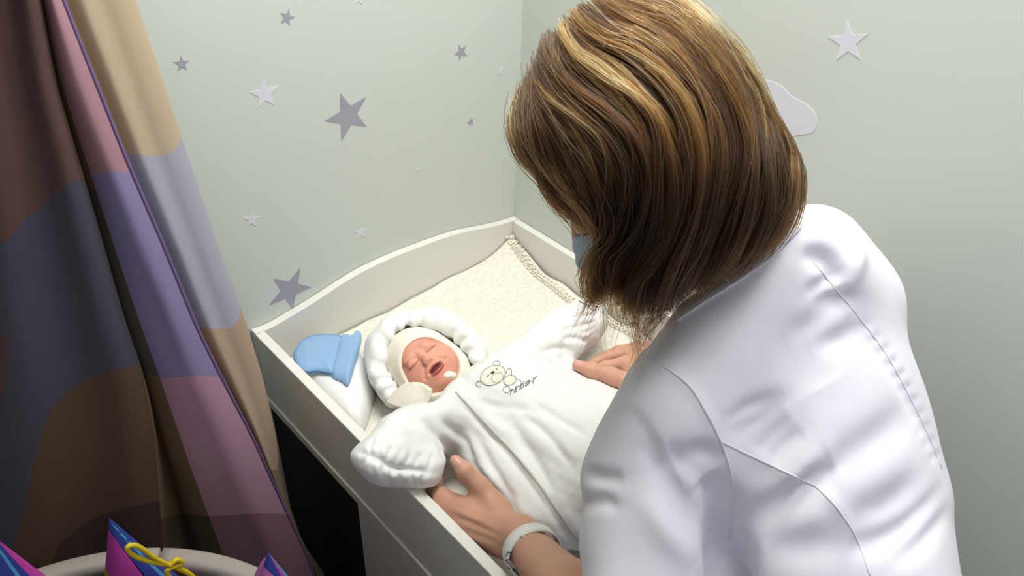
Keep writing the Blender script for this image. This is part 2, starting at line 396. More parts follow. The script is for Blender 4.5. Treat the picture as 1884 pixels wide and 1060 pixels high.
# ================================================================== CHANGING TABLE
W, DEP, TH = 0.62, 0.70, 0.017
tb = empty('changing_table', (-0.31, -0.35, -ZR), 'white lacquered baby changing table with raised tray sides, in the room corner', 'table')
arch = [(460, 605), (490, 594), (520, 577), (570, 547), (640, 502), (700, 472), (760, 448), (830, 424), (880, 414), (915, 406), (945, 397)]
prof = [at(p, y=0.0) for p in catmull(arch, 4)]
top = [(min(max(p[0], -W), 0.0), p[2]) for p in prof]
n = len(top); V = [(x, y, z) for y in (-0.001, -TH) for x, z in top] + [(x, y, -0.145) for y in (-0.001, -TH) for x, z in top]
F = []
for i in range(n - 1):
    F += [(i, i + 1, n + i + 1, n + i), (n + i, n + i + 1, 3 * n + i + 1, 3 * n + i), (i + 1, i, 2 * n + i, 2 * n + i + 1), (2 * n + i, 3 * n + i, 3 * n + i + 1, 2 * n + i + 1)]
F += [(0, n, 3 * n, 2 * n), (n - 1, 2 * n + n - 1, 3 * n + n - 1, n + n - 1)]
bevel(obj('back_panel', (V, F), MT['lacquer'], tb, False), 0.0015)
bevel(obj('side_panel', box(-W, -W + TH, -DEP, -TH - 0.0005, -0.145, 0.0), MT['lacquer'], tb, False), 0.0015)
bevel(obj('side_panel', box(-TH, -0.001, -DEP, -TH - 0.0005, -0.145, 0.0), MT['lacquer'], tb, False), 0.0015)
bevel(obj('front_lip', box(-W + TH, -TH, -DEP, -DEP + TH, -0.145, -0.075), MT['lacquer'], tb, False), 0.0015)
obj('tray_base', box(-W + TH, -TH, -DEP + TH, -TH, -0.115, -0.10), MT['lacquer'], tb, False)
bevel(obj('edge_strip', box(-W - 0.003, -W + TH, -DEP, -0.001, -0.150, -0.1455), MT['lacquer_edge'], tb, False), 0.001)
bevel(obj('side_rail', box(-W, -W + TH, -DEP, -0.001, -0.172, -0.1505), MT['lacquer'], tb, False), 0.001)
bevel(obj('side_rail', box(-TH, -0.001, -DEP, -0.001, -0.172, -0.1455), MT['lacquer'], tb, False), 0.001)
for x0 in (-W + 0.0005, -TH):
    bevel(obj('leg_panel', box(x0, x0 + TH - 0.001, -DEP, -0.312, -ZR, -0.1725), MT['lacquer'], tb, False), 0.001)
    obj('back_leg', box(x0 + (TH if x0 < -0.3 else 0), x0 + (TH if x0 < -0.3 else 0) + TH - 0.001, -0.05, -0.001, -ZR, -0.1725), MT['lacquer'], tb, False)
obj('shade_panel', box(-W + 0.010, -W + 0.016, -0.312, -0.001, -ZR + 0.02, -0.1725), mat('shade_dark', '17130F', 0.7), tb, False)['label'] = 'dark panel added for the shade below the tray'  # near-black sheet added in place of the deep shade under the tray
obj('shelf', box(-W + TH + 0.001, -TH - 0.001, -DEP + 0.01, -0.05, -0.62, -0.60), MT['lacquer'], tb, False)

pad = obj('changing_pad', box(-W + TH + 0.002, -TH - 0.002, -DEP + TH + 0.002, -TH - 0.002, -0.0995, -0.088), MT['pad'], None, False)
tag(bevel(pad, 0.004), 'flat white pad under the knitted blanket', 'pad')

# knitted blanket
nx, ny = 150, 170
gx = np.linspace(-W + TH + 0.004, -TH - 0.006, nx); gy = np.linspace(-DEP + TH + 0.006, -TH - 0.004, ny)
X, Y = np.meshgrid(gx, gy, indexing='ij')
def blanket_z(X, Y):
    Z = -0.0805 + 0.0022 * np.sin(X * 23 + Y * 9) * np.sin(Y * 19 - X * 7) + 0.0012 * np.sin(X * 61 - Y * 37)
    Z = Z + 0.034 * np.exp(-(((X + 0.015) / 0.05) ** 2 + ((Y + 0.015) / 0.065) ** 2))      # corner pushed up
    Z = Z + 0.016 * np.exp(-((Y + 0.015) / 0.02) ** 2) * np.clip((X + 0.42) / 0.3, 0, 1)       # back hem climbs the panel
    return Z + 0.008 * np.exp(-((X + 0.02) / 0.014) ** 2) * (1 + 0.5 * np.sin(Y * 60))
Z = blanket_z(X, Y)
V = np.stack([X.ravel(), Y.ravel(), Z.ravel()], 1); ii = np.arange(nx * ny).reshape(nx, ny)
Q = np.stack([ii[:-1, :-1].ravel(), ii[1:, :-1].ravel(), ii[1:, 1:].ravel(), ii[:-1, 1:].ravel()], 1)
mb = bpy.data.materials.new('cream_knit'); mb.use_nodes = True; nt = mb.node_tree; NN = nt.nodes; LL = nt.links; bs = NN['Principled BSDF']
bs.inputs['Roughness'].default_value = 0.95; bs.inputs['Specular IOR Level'].default_value = 0.1; bs.inputs['Sheen Weight'].default_value = 0.2
tc = NN.new('ShaderNodeTexCoord'); mp = NN.new('ShaderNodeMapping'); mp.inputs['Rotation'].default_value = (0, 0, 0.15); mp.inputs['Scale'].default_value = (1, 2.1, 1); LL.new(tc.outputs['Object'], mp.inputs[0])
vo = NN.new('ShaderNodeTexVoronoi'); vo.inputs['Scale'].default_value = 105; vo.inputs['Randomness'].default_value = 0.75; LL.new(mp.outputs[0], vo.inputs['Vector'])
wv = NN.new('ShaderNodeTexWave'); wv.bands_direction = 'Y'; wv.inputs['Scale'].default_value = 32; wv.inputs['Distortion'].default_value = 3.0; wv.inputs['Detail Scale'].default_value = 6; LL.new(mp.outputs[0], wv.inputs['Vector'])
ad = NN.new('ShaderNodeMath'); ad.operation = 'MULTIPLY_ADD'; LL.new(wv.outputs['Fac'], ad.inputs[0]); ad.inputs[1].default_value = -0.35; LL.new(vo.outputs['Distance'], ad.inputs[2])
bp = NN.new('ShaderNodeBump'); bp.inputs['Strength'].default_value = 0.6; bp.inputs['Distance'].default_value = 0.003; bp.invert = True; LL.new(ad.outputs[0], bp.inputs['Height']); LL.new(bp.outputs[0], bs.inputs['Normal'])
cr = NN.new('ShaderNodeValToRGB'); cr.color_ramp.elements[0].color = lin('F4F1E8'); cr.color_ramp.elements[1].color = lin('E2DDCC'); LL.new(vo.outputs['Distance'], cr.inputs[0]); LL.new(cr.outputs[0], bs.inputs['Base Color'])
MT['knit'] = mb
bl = obj('blanket', (V, Q), mb); so = bl.modifiers.new('solid', 'SOLIDIFY'); so.thickness = 0.004; so.offset = -1
tag(bl, 'cream knitted blanket with crocheted border spread over the changing tray', 'blanket')
VF = []
for k in range(58):                                   # crochet border along the right-hand edge
    y = -0.025 - k * 0.0113; x = -TH - 0.013 - 0.012 * math.exp(-((y + 0.22) / 0.05) ** 2) - 0.004 * math.sin(y * 37); z = float(blanket_z(np.array(x), np.array(y))) + 0.003
    a = np.linspace(0, 2 * math.pi, 9)[:-1]
    for dx, rr in ((0.0, 0.0046), (-0.0085, 0.0040)):
        VF.append(tube(np.stack([x + dx + rr * np.cos(a), y + (0.0055 if dx else 0) + rr * 1.1 * np.sin(a), z + 0.0012 * np.cos(2 * a)], 1), 0.0013, 5, True))
tag(obj('crochet_border', join(*VF), MT['cloth_cream'], bl), kind='stuff')

# ================================================================== FOLDED CLOTH AND BLUE CAP
def outline(px, z, n=6): return [at(p, z=z)[:2] for p in catmull(px, n, True)]
po = outline([(548, 690), (552, 668), (600, 640), (650, 636), (682, 668), (690, 700), (672, 770), (654, 780), (632, 766), (600, 738), (575, 712)], -0.055)
cush = obj('folded_cloth', pillow(po, 0.042, lambda x, y: -0.0765, 10, 0.45, wrinkle=0.0016), MT['cloth_white'])
tag(cush, 'white folded cotton cloth lying under the blue baby cap', 'cloth')
capr = empty('baby_cap', np.r_[at((600, 655), z=-0.03)[:2], -0.035], 'light blue jersey baby cap lying flat on the folded white cloth', 'cap')
def cbase(x, y): return -0.036 + 0.02 * ((x + 0.60) * 0.5)
crown = outline([(539, 655), (544, 636), (560, 621), (592, 613), (632, 617), (628, 650), (618, 690), (603, 687), (585, 684), (560, 686), (546, 676)], -0.03)
obj('crown', pillow(crown, 0.014, cbase, 9, 0.5, wrinkle=0.0007), MT['blue'], capr)
cuff = outline([(628, 617), (648, 617), (658, 608), (664, 612), (664, 630), (654, 665), (641, 705), (628, 699), (610, 688), (618, 655)], -0.028)
obj('cuff', pillow(cuff, 0.013, lambda x, y: cbase(x, y) + 0.003, 9, 0.35, wrinkle=0.0006), MT['blue'], capr)
seam = np.array([list(at(p, z=-0.028)) for p in catmull([(618, 688), (603, 685), (585, 682), (562, 683), (549, 672), (543, 655), (548, 638), (563, 624), (594, 617), (630, 621)], 5)])
obj('seam', tube(seam + [0, 0, 0.0005], 0.0022, 6), MT['blue_dark'], capr)

# ================================================================== BABY
baby = empty('person', (-0.40, -0.45, -0.078), 'crying newborn in a white hooded snowsuit lying on the knitted blanket', 'person')
bz = unit((-0.36, -0.36, 0.86)); v0 = -0.76 * CAM_R[:, 0] + 0.65 * CAM_R[:, 1]      # chin tucked, face turned to the baby's right
by = unit(v0 - CAM_R[:, 2] * (v0 @ bz) / (CAM_R[:, 2] @ bz)); bx = np.cross(by, bz)
BA = np.stack([bx, by, bz]); HC = at((782, 661), z=0.026) - 0.046 * bz
S = 1.12
def bl3(u, v, w): return HC + S * (u * bx + v * by + w * bz)
hf = Field(HC - 0.085, HC + 0.085, 0.0012)
hf.ell(bl3(0, 0.012, -0.004), S * np.array([0.046, 0.056, 0.048]), BA, 0.0)
hf.ell(bl3(0, -0.018, 0.012), S * np.array([0.039, 0.036, 0.033]), BA, 0.02)
for sx in (-1, 1):
    hf.ell(bl3(sx * 0.023, -0.016, 0.026), S * np.array([0.017, 0.017, 0.014]), BA, 0.012)          # cheeks
    hf.ell(bl3(sx * 0.017, 0.008, 0.050), S * np.array([0.012, 0.0045, 0.006]), BA, 0.008, 'cut')     # eye hollow
    hf.ell(bl3(sx * 0.017, 0.0075, 0.0400), S * np.array([0.0095, 0.0058, 0.0055]), BA, 0.003)        # puffy closed lid
    hf.ell(bl3(sx * 0.015, 0.018, 0.041), S * np.array([0.011, 0.004, 0.004]), BA, 0.008)             # brow
    hf.ell(bl3(sx * 0.0052, -0.0075, 0.0485), S * np.array([0.0042, 0.0038, 0.0042]), BA, 0.003)      # nostril wing
hf.ell(bl3(0, -0.0045, 0.0485), S * np.array([0.0052, 0.0055, 0.0060]), BA, 0.006)
hf.cap(bl3(0, 0.010, 0.042), bl3(0, -0.003, 0.048), 0.0042, 0.005, 0.006)
hf.ell(bl3(0, -0.041, 0.027), S * np.array([0.014, 0.011, 0.013]), BA, 0.010)                          # chin
hf.ell(bl3(0, -0.020, 0.038), S * np.array([0.019, 0.010, 0.009]), BA, 0.010)                          # muzzle
hf.ell(bl3(0, -0.0225, 0.0490), S * np.array([0.0140, 0.0046, 0.0100]), BA, 0.003, 'cut')             # open mouth
for sx in (-1, 1):
    hf.ell(bl3(sx * 0.0034, -0.0105, 0.0535), S * np.array([0.0016, 0.0013, 0.0026]), BA, 0.001, 'cut')
    hf.cap(bl3(sx * 0.009, 0.0055, 0.0475), bl3(sx * 0.027, 0.0035, 0.0405), 0.0016, 0.0014, 0.002, None, 'cut')  # shut-eye line
    hf.cap(bl3(sx * 0.009, -0.008, 0.0490), bl3(sx * 0.021, -0.022, 0.0430), 0.0016, 0.0018, 0.005, None, 'cut')  # cheek fold
for sx in (-1, 1): hf.cap(bl3(sx * 0.004, 0.012, 0.0475), bl3(sx * 0.0065, 0.020, 0.0465), 0.0012, 0.0012, 0.003, None, 'cut')     # frown
hf.cap(bl3(-0.008, 0.0065, 0.0490), bl3(0.008, 0.0065, 0.0490), 0.0011, 0.0011, 0.003, None, 'cut')
hf.cap(bl3(0.0, -0.030, -0.01), bl3(0.0, -0.07, -0.012), 0.026, 0.028, 0.012)                           # neck
V, Q = hf.mesh(); V = relax(V, Q, 1); BV_head = bvh_of(V, Q)
head = obj('head', (V, Q), MT['baby_skin'], baby)
def lip(y0, bow, r):
    P = []
    for t in np.linspace(-1, 1, 15):
        p = bl3(0.0155 * t, -0.0225 + y0 * math.sqrt(max(0, 1 - t * t)) * (1 + bow * math.cos(t * 6)), 0.0462 - 0.0045 * t * t); P.append(p)
    return tube(np.array(P), S * r * (0.35 + 0.65 * np.sqrt(1 - np.linspace(-0.99, 0.99, 15) ** 2)), 8)
obj('lip', lip(0.0056, 0.08, 0.0025), MT['baby_lip'], head); obj('lip', lip(-0.0054, 0.0, 0.0028), MT['baby_lip'], head)
tf = Field(bl3(0, -0.0225, 0.043) - 0.028, bl3(0, -0.0225, 0.043) + 0.028, 0.0012).ell(bl3(0, -0.0225, 0.0395), S * np.array([0.0138, 0.0050, 0.004]), BA, 0)
obj('mouth_lining', tf.mesh(), MT['baby_mouth'], head)
for sx in (-1, 1):
    P = np.array([bl3(sx * x, 0.006 - 0.0022 * math.sin((x - 0.008) / 0.019 * 3.14), 0.075) for x in np.linspace(0.008, 0.027, 9)]); PP = []
    for p in P:
        h = BV_head.ray_cast(Vector(p), Vector(-bz)); PP.append(np.array(h[0]) + 0.0002 * bz)
    obj('closed_eyelid_line', tube(np.array(PP), 0.0006, 5), MT['baby_brow'], head)

# knitted cap round the head, open at the face
cf = Field(HC - 0.10, HC + 0.10, 0.0016)
cf.ell(bl3(0, 0.010, -0.006), S * np.array([0.053, 0.063, 0.055]), BA, 0.0)
cf.ell(bl3(0, -0.03, 0.0), S * np.array([0.050, 0.040, 0.046]), BA, 0.03)
cf.ell(bl3(0.0, -0.012, 0.050), S * np.array([0.0445, 0.046, 0.046]), BA, 0.006, 'cut')
cf.ell(bl3(0, 0.012, -0.004), S * np.array([0.046, 0.056, 0.048]), BA, 0.0, 'cut')
V, Q = cf.mesh(); V = relax(V, Q, 1)
bcap = obj('bonnet', (V, Q), MT['cloth_cream'], baby)
edge = []
for a in np.linspace(0, 2 * math.pi, 61)[:-1]:
    u, v = 0.0455 * math.cos(a), -0.012 + 0.0465 * math.sin(a)
    w = 0.020 - 0.006 * math.sin(a) if True else 0
    edge.append(bl3(u * 0.96, v * 0.96, w))
obj('bonnet_trim', tube(np.array(edge), 0.0042, 10, True), MT['cloth_cream'], bcap)

# padded hood
HS = Silhouette([(671, 655), (676, 625), (690, 604), (715, 584), (750, 570), (790, 564), (830, 571), (858, 594), (880, 622), (897, 640), (895, 664), (880, 676), (850, 700), (822, 730), (800, 742), (770, 750), (738, 752), (712, 742), (690, 715), (676, 690)])
hd = Field(HC - [0.17, 0.17, 0.075], HC + [0.17, 0.17, 0.085], 0.002)
hd.torus(bl3(0, 0.0, -0.014), BA, 0.088, 0.094, 0.043, 0.0, 1.1)
hd.ell(bl3(0, 0.02, -0.045), (0.115, 0.12, 0.035), BA, 0.02)
hd.ell(bl3(0, 0.006, 0.0), S * np.array([0.0540, 0.0640, 0.09]), BA, 0.010, 'cut')
hd.ell(bl3(0, -0.03, 0.0), S * np.array([0.050, 0.055, 0.09]), BA, 0.012, 'cut')
hd.cap(bl3(0.0, -0.05, 0.02), bl3(0.02, -0.14, 0.03), 0.038, 0.06, 0.02, None, 'cut')
hd.trim(HS, 0.02); hd.plane((0, 0, -0.077), (0, 0, -1), 0.006)
V, Q = hd.mesh(); V = relax(V, Q, 2); N = normals(V, Q)
D = (V - HC) @ BA.T; ang = np.arctan2(D[:, 1], D[:, 0]); rr = np.hypot(D[:, 0], D[:, 1])
pl = np.sin(ang * 17 + 1.5 * np.sin(ang * 4 + 1) + rr * 40); pl = np.sign(pl) * np.abs(pl) ** 0.7
V += N * (0.0026 * pl * np.exp(-((rr - 0.074) / 0.020) ** 2) + wob(V, 75, 0.006, 3) + wob(V, 170, 0.0028, 4))[:, None]
hood = obj('hood', (V, Q), MT['suit'], baby)
# collar flap turned back beside the cheek
fp = [[(712, 742), (725, 722), (745, 705)], [(730, 749), (748, 728), (766, 703)], [(757, 752), (772, 732), (780, 706)], [(780, 748), (791, 735), (793, 716)]]
G = np.array([[at(p, z=0.012 + 0.016 * j - 0.006 * (i == 0)) for j, p in enumerate(r)] for i, r in enumerate(fp)])
G = np.stack([catmull(G[:, j], 5) for j in range(3)], 1); G = np.stack([catmull(G[i], 5) for i in range(len(G))]); a, b = G.shape[:2]
ii = np.arange(a * b).reshape(a, b); Q = np.stack([ii[:-1, :-1].ravel(), ii[1:, :-1].ravel(), ii[1:, 1:].ravel(), ii[:-1, 1:].ravel()], 1)
fl = obj('collar_flap', (G.reshape(-1, 3), Q), MT['cloth_cream'], hood); so = fl.modifiers.new('solid', 'SOLIDIFY'); so.thickness = 0.009; so.offset = 0; sb = fl.modifiers.new('sub', 'SUBSURF'); sb.levels = sb.render_levels = 1

# snowsuit: body sack and spread arms
BS = Silhouette([(822, 705), (850, 690), (880, 668), (910, 648), (950, 625), (990, 590), (1030, 562), (1075, 543), (1112, 550), (1122, 580), (1112, 615), (1085, 655), (1075, 680), (1120, 700), (1190, 760), (1300, 900), (1350, 1200),
                 (1100, 1200), (1062, 1040), (1000, 1000), (930, 960), (880, 925), (850, 880), (826, 868), (812, 888), (780, 900), (740, 904), (700, 896), (668, 876), (650, 850), (648, 830), (668, 805), (700, 772), (735, 752), (775, 742), (800, 738)])
sf = Field((-0.72, -0.80, -0.085), (-0.02, -0.22, 0.12), 0.0023)
neck = at((838, 712), z=0.0)
ch = np.array([-0.385, -0.365, -0.012])
sf.ell(ch, (0.105, 0.095, 0.062), None, 0.0)
sf.cap(ch, (-0.37, -0.60, -0.022), 0.075, 0.085, 0.04, ((1, 0, 0), 1.25))
sf.cap((-0.37, -0.60, -0.022), (-0.36, -0.80, -0.030), 0.085, 0.075, 0.04, ((1, 0, 0), 1.3))
la = [at((800, 770), z=0.016), at((738, 800), z=0.026), at((690, 846), z=0.034)]
sf.chain(la, [0.052, 0.050, 0.042], 0.035); sf.cap(at((690, 846), z=0.034), at((770, 868), z=0.014), 0.040, 0.038, 0.03)
ra = [at((930, 672), z=0.012), at((1010, 622), z=0.0), at((1078, 588), z=-0.012)]
sf.chain(ra, [0.052, 0.054, 0.048], 0.035)
sf.cap(at((880, 800), z=-0.03), at((1000, 965), z=-0.035), 0.046, 0.05, 0.03); sf.cap(at((1085, 720), z=-0.02), at((1230, 860), z=-0.03), 0.052, 0.055, 0.035)
sf.ell(bl3(0, -0.010, 0.03), S * np.array([0.046, 0.050, 0.05]), BA, 0.012, 'cut')
sf.trim(BS, 0.024); sf.plane((0, 0, -0.0772), (0, 0, -1), 0.008)
# arm lies over the rim: keep clear of the side panel
V, Q = sf.mesh(); V = relax(V, Q, 2); N = normals(V, Q); bv = bvh_of(V, Q)
V += N * (wob(V, 60, 0.005, 11) + wob(V, 130, 0.0030, 12) + wob(V, 260, 0.0011, 13))[:, None]
def press(px, w, d, taper=True):
    P, _ = hits(bv, px, 14)
    if len(P) > 1: crease(V, N, P, w, d, taper)
press([(836, 728), (880, 775), (925, 825), (985, 905), (1065, 1010)], 0.0045, -0.0055, False)
press([(850, 722), (900, 772), (950, 830), (1010, 905), (1085, 1005)], 0.010, 0.004, False)
for pts, w, d in [([(1002, 722), (1050, 735), (1110, 735)], 0.006, -0.005), ([(985, 745), (1030, 770), (1080, 800)], 0.007, -0.006), ([(960, 760), (1010, 805), (1060, 870)], 0.007, -0.006), ([(940, 775), (985, 850), (1030, 940)], 0.008, -0.007),
                  ([(1020, 705), (1065, 712), (1120, 716)], 0.006, -0.004), ([(870, 790), (905, 860), (950, 930)], 0.008, -0.006), ([(810, 772), (850, 805), (870, 850)], 0.007, -0.007), ([(790, 790), (830, 825), (850, 860)], 0.006, -0.006), ([(770, 765), (800, 800), (815, 850)], 0.007, -0.005),
                  ([(900, 668), (960, 655), (1020, 668), (1050, 690)], 0.008, -0.006), ([(985, 650), (1030, 640), (1060, 650)], 0.006, -0.006), ([(1035, 610), (1060, 600), (1095, 600)], 0.005, -0.005), ([(1030, 630), (1050, 622), (1085, 628)], 0.005, -0.005), ([(1040, 590), (1062, 580), (1098, 582)], 0.005, -0.004),
                  ([(838, 738), (900, 745), (960, 752), (1000, 760)], 0.007, -0.003), ([(860, 838), (905, 900), (960, 950)], 0.008, -0.006)]: press(pts, w, d)
press([(655, 832), (690, 842), (722, 862), (760, 866), (800, 872)], 0.006, -0.009)
for k, (x, y) in enumerate([(672, 838), (690, 842), (706, 852), (724, 862), (742, 864), (762, 866), (782, 870)]):
    press([(x, y), (x - 8 + 3 * (k % 3), y + 16), (x - 10 + 5 * (k % 3), y + 34)], 0.0036, -0.0042); press([(x + 6, y - 2), (x + 10 - 4 * (k % 2), y - 18), (x + 14, y - 34)], 0.0036, -0.0036)
for k in range(6):
    press([(1056 + 3 * k, 560 + 17 * k), (1078, 566 + 15 * k), (1108 - 4 * k, 562 + 14 * k)], 0.0036, -0.0035)
suit = obj('snowsuit', (V, Q), MT['suit'], baby)
bv = bvh_of(V, Q)
P, Nn = hits(bv, [(838, 722), (858, 742), (905, 790), (960, 850), (1012, 920), (1075, 1010)], 40, 0.0008)
obj('zip_placket', tube(P, 0.0020, 6), MT['thread'], suit)
# toggle at the throat
P0 = at((826, 690), z=0.03); tg = Field(P0 - 0.02, P0 + 0.02, 0.001); tg.ell(P0 + [-0.001, 0.0, 0.001], (0.0085, 0.006, 0.005), None, 0).ell(P0 + [0.005, -0.004, -0.002], (0.006, 0.005, 0.005), None, 0.003)
obj('throat_snap', tg.mesh(), MT['cloth_cream'], suit)
# printed bear and letters on the chest
def stitch(pts, w, m, name='print_line', closed=False):
    P, Nn = hits(bv, pts + ([pts[0]] if closed else []), max(8, 4 * len(pts)), 0.0004)
    if len(P) > 2: return ribbon(P, w, Nn, 0.0003)
def circ(cx, cy, rx, ry, rot=0, n=14, a0=0, a1=360):
    o = []
    for a in np.radians(np.linspace(a0, a1, n)):
        u, v = rx * math.cos(a), ry * math.sin(a); c, s = math.cos(rot), math.sin(rot); o.append((cx + u * c - v * s, cy + u * s + v * c))
    return o
def patch(pts):
    P = []; c = np.mean(pts, 0)
    h0 = hit(bv, c); V_ = [h0[0] + 0.0004 * h0[1]]; n = len(pts) - 1
    for s in (0.5, 1.0):
        for p in pts[:-1]:
            h = hit(bv, c + (np.array(p) - c) * s); V_.append(h[0] + 0.0004 * h[1])
    F_ = [(0, 1 + i, 1 + (i + 1) % n) for i in range(n)] + [(1 + i, 1 + n + i, 1 + n + (i + 1) % n, 1 + (i + 1) % n) for i in range(n)]
    return V_, F_
obj('bear_print', join(patch(circ(907, 691, 24, 17, -0.45, 22)), patch(circ(938, 700, 12, 9, -0.3, 16))), MT['print_cream'], suit)
ln = [stitch(circ(907, 691, 24, 17, -0.45, 20), 0.0010, None), stitch(circ(938, 700, 12, 9, -0.3, 14), 0.0009, None), stitch(circ(915, 695, 11, 9, -0.4, 14), 0.0007, None),
      stitch(circ(882, 707, 6, 5, 0, 12, 60, 330), 0.0010, None), stitch(circ(914, 669, 6, 4, 0, 12, 150, 400), 0.0010, None), stitch([(931, 688), (934, 680), (941, 680), (941, 690)], 0.0009, None), stitch(circ(932, 717, 6, 6, 0, 12), 0.0009, None),
      stitch(circ(952, 705, 7, 7, 0, 12, -90, 120), 0.0009, None), stitch([(962, 702), (970, 706), (975, 700), (982, 706)], 0.0009, None), stitch([(900, 690), (897, 693), (896, 694)], 0.0018, None), stitch([(913, 678), (914, 680), (915, 681)], 0.0018, None)]
obj('bear_outline', join(*[l for l in ln if l]), MT['print_grey'], suit)
ln = [stitch([(904, 688), (906, 686), (909, 684)], 0.0040, None)]
def glyph(ch, o, sx, ux, sy, uy):
    """letters on a 0..1 square, drawn along the slanted baseline"""
    st = {'T': [[(0, 1), (1, 1)], [(.5, 1), (.5, 0)]], 'E': [[(0, 0), (0, 1)], [(0, 1), (.8, 1)], [(0, .5), (.7, .5)], [(0, 0), (.8, 0)]],
          'D': [[(0, 0), (0, 1)], [(0, 1), (.6, .9), (.85, .5), (.6, .1), (0, 0)]], 'Y': [[(0, 1), (.5, .5), (1, 1)], [(.5, .5), (.5, 0)]]}[ch]
    return [[(o[0] + a * sx + b * ux, o[1] + a * sy + b * uy) for a, b in s] for s in st]
for i, c in enumerate('TEDDY'):
    for s in glyph(c, (935 + 10.5 * i, 729 - 6.0 * i), 7.0, 3.5, -3.5, -9.5):
        l = stitch(s if len(s) > 2 else [s[0], tuple(np.mean(s, 0)), s[1]], 0.0011, None)
        if l: ln.append(l)
obj('lettering', join(*[l for l in ln if l]), MT['ink'], suit)['kind'] = 'stuff'

# ================================================================== WOMAN
wm = empty('person', (-0.37, -1.08, -ZR), 'woman seen from behind in white coat bending over the changing table', 'person')
LSH, RSH = np.array([-0.515, -0.765, 0.335]), np.array([-0.235, -0.795, 0.415])
LEL, REL = np.array([-0.640, -0.845, 0.131]), np.array([-0.130, -0.700, 0.145])
LWR = at((960, 992), z=0.012); RWR = at((1195, 722), z=0.022)
A1, A2 = np.array([-0.372, -0.735, 0.430]), np.array([-0.372, -0.985, 0.120]); HIP = np.array([-0.372, -1.075, -0.06])
bn = unit((0, -0.72, 0.69))
HW = CAM_C + 0.775 * ray((1195, 285)); fz = unit((-0.36, 0.58, -0.73)); fy = unit(np.array([-0.06, 0.86, 0.50])); fy = unit(fy - fz * (fy @ fz)); fx = np.cross(fy, fz); FA = np.stack([fx, fy, fz])
def hw(u, v, w): return HW + u * fx + v * fy + w * fz
bf = Field((-0.76, -1.26, -0.25), (-0.03, -0.36, 0.72), 0.0026)
CS = Silhouette([(1245, 575), (1215, 620), (1172, 668), (1128, 738), (1094, 800), (1068, 866), (1074, 930), (1066, 1000), (1074, 1080), (1080, 1250), (1090, 2300), (1830, 2300), (1815, 1400), (1790, 1130), (1770, 1060), (1756, 968), (1758, 905), (1748, 800), (1730, 690), (1716, 600), (1700, 568), (1652, 505), (1600, 440),
                 (1560, 397), (1520, 379), (1480, 379), (1455, 402), (1420, 436), (1370, 478), (1300, 530)])
NK = A1 + [0, 0.02, 0.035]
# trunk, under the coat
bf.cap(A1, A2, 0.070, 0.074, 0.0, ((1, 0, 0), 1.40)); bf.cap(A2, HIP, 0.078, 0.086, 0.04, ((1, 0, 0), 1.36))
bf.cap(NK, LSH, 0.040, 0.040, 0.03).cap(NK, RSH, 0.040, 0.040, 0.03)
bf.chain([LSH, LSH + 0.6 * (LEL - LSH)], [0.044, 0.040], 0.03); bf.chain([RSH, REL], [0.044, 0.038], 0.03)
bf.trim(lambda x, y: CS(x, y) + 16, 0.02)
# head and face
bf.ell(hw(0, 0.012, -0.005), (0.074, 0.094, 0.094), FA, 0.0)
bf.ell(hw(0, -0.045, 0.035), (0.056, 0.068, 0.058), FA, 0.03)
bf.ell(hw(0, -0.088, 0.070), (0.024, 0.020, 0.020), FA, 0.02)
bf.cap(hw(0, 0.005, 0.088), hw(0, -0.032, 0.105), 0.009, 0.013, 0.012)
for sx in (-1, 1):
    bf.ell(hw(sx * 0.034, -0.022, 0.070), (0.020, 0.018, 0.016), FA, 0.015); bf.ell(hw(sx * 0.031, 0.004, 0.096), (0.017, 0.010, 0.012), FA, 0.01, 'cut')
    bf.ell(hw(sx * 0.031, 0.004, 0.080), (0.012, 0.010, 0.010), FA, 0.004); bf.ell(hw(sx * 0.075, -0.012, 0.0), (0.008, 0.028, 0.016), FA, 0.006)
bf.cap(hw(-0.022, -0.066, 0.090), hw(0.022, -0.066, 0.090), 0.007, 0.007, 0.008)
bf.cap(hw(0, -0.04, -0.03), NK, 0.052, 0.054, 0.03)
# arms
bf.cap(LSH + 0.6 * (LEL - LSH), LEL, 0.038, 0.034, 0.02)
bf.cap(LEL, LEL + 0.35 * (LWR - LEL), 0.034, 0.037, 0.02).cap(LEL + 0.35 * (LWR - LEL), LWR, 0.038, 0.0245, 0.02, (unit(np.cross(LWR - LEL, (1, 0.2, 0.6))), 1.15))
bf.chain([REL, REL + 0.35 * (RWR - REL), RWR], [0.040, 0.040, 0.026], 0.02)
# left hand: back of the hand up, fingers slid under the baby, thumb on top
kn = [at((812, 912), z=-0.012), at((810, 934), z=-0.020), at((822, 958), z=-0.030), at((846, 984), z=-0.038)]
palmn = unit(np.cross(kn[0] - LWR, kn[3] - LWR)); palmn = palmn if palmn[2] > 0 else -palmn
for i, q in enumerate(kn):
    s0 = LWR + 0.25 * (q - LWR) + (kn[0] - kn[3]) * (0.10 - 0.07 * i)
    bf.cap(s0, q, 0.0165, 0.0112, 0.016)
bf.cap(LWR, LWR + 0.55 * ((kn[1] + kn[2]) / 2 - LWR), 0.024, 0.0185, 0.02, (unit(kn[0] - kn[3]), 1.35))
fdir = [unit((0.75, 0.55, -0.36)), unit((0.72, 0.58, -0.34)), unit((0.70, 0.60, -0.28)), unit((0.70, 0.60, -0.24))]
for q, d, L in zip(kn, fdir, (0.034, 0.038, 0.034, 0.026)):
    out = unit(q - LWR); m1 = q + L * unit(0.55 * out + 0.30 * d + np.array([0, 0, -0.30])); m2 = m1 + 0.72 * L * unit(0.1 * out + d + np.array([0, 0, -0.25])); m3 = m2 + 0.6 * L * d
    bf.chain([q, m1, m2, m3], [0.0108, 0.0095, 0.0085, 0.0070], 0.005, None, 0.008)
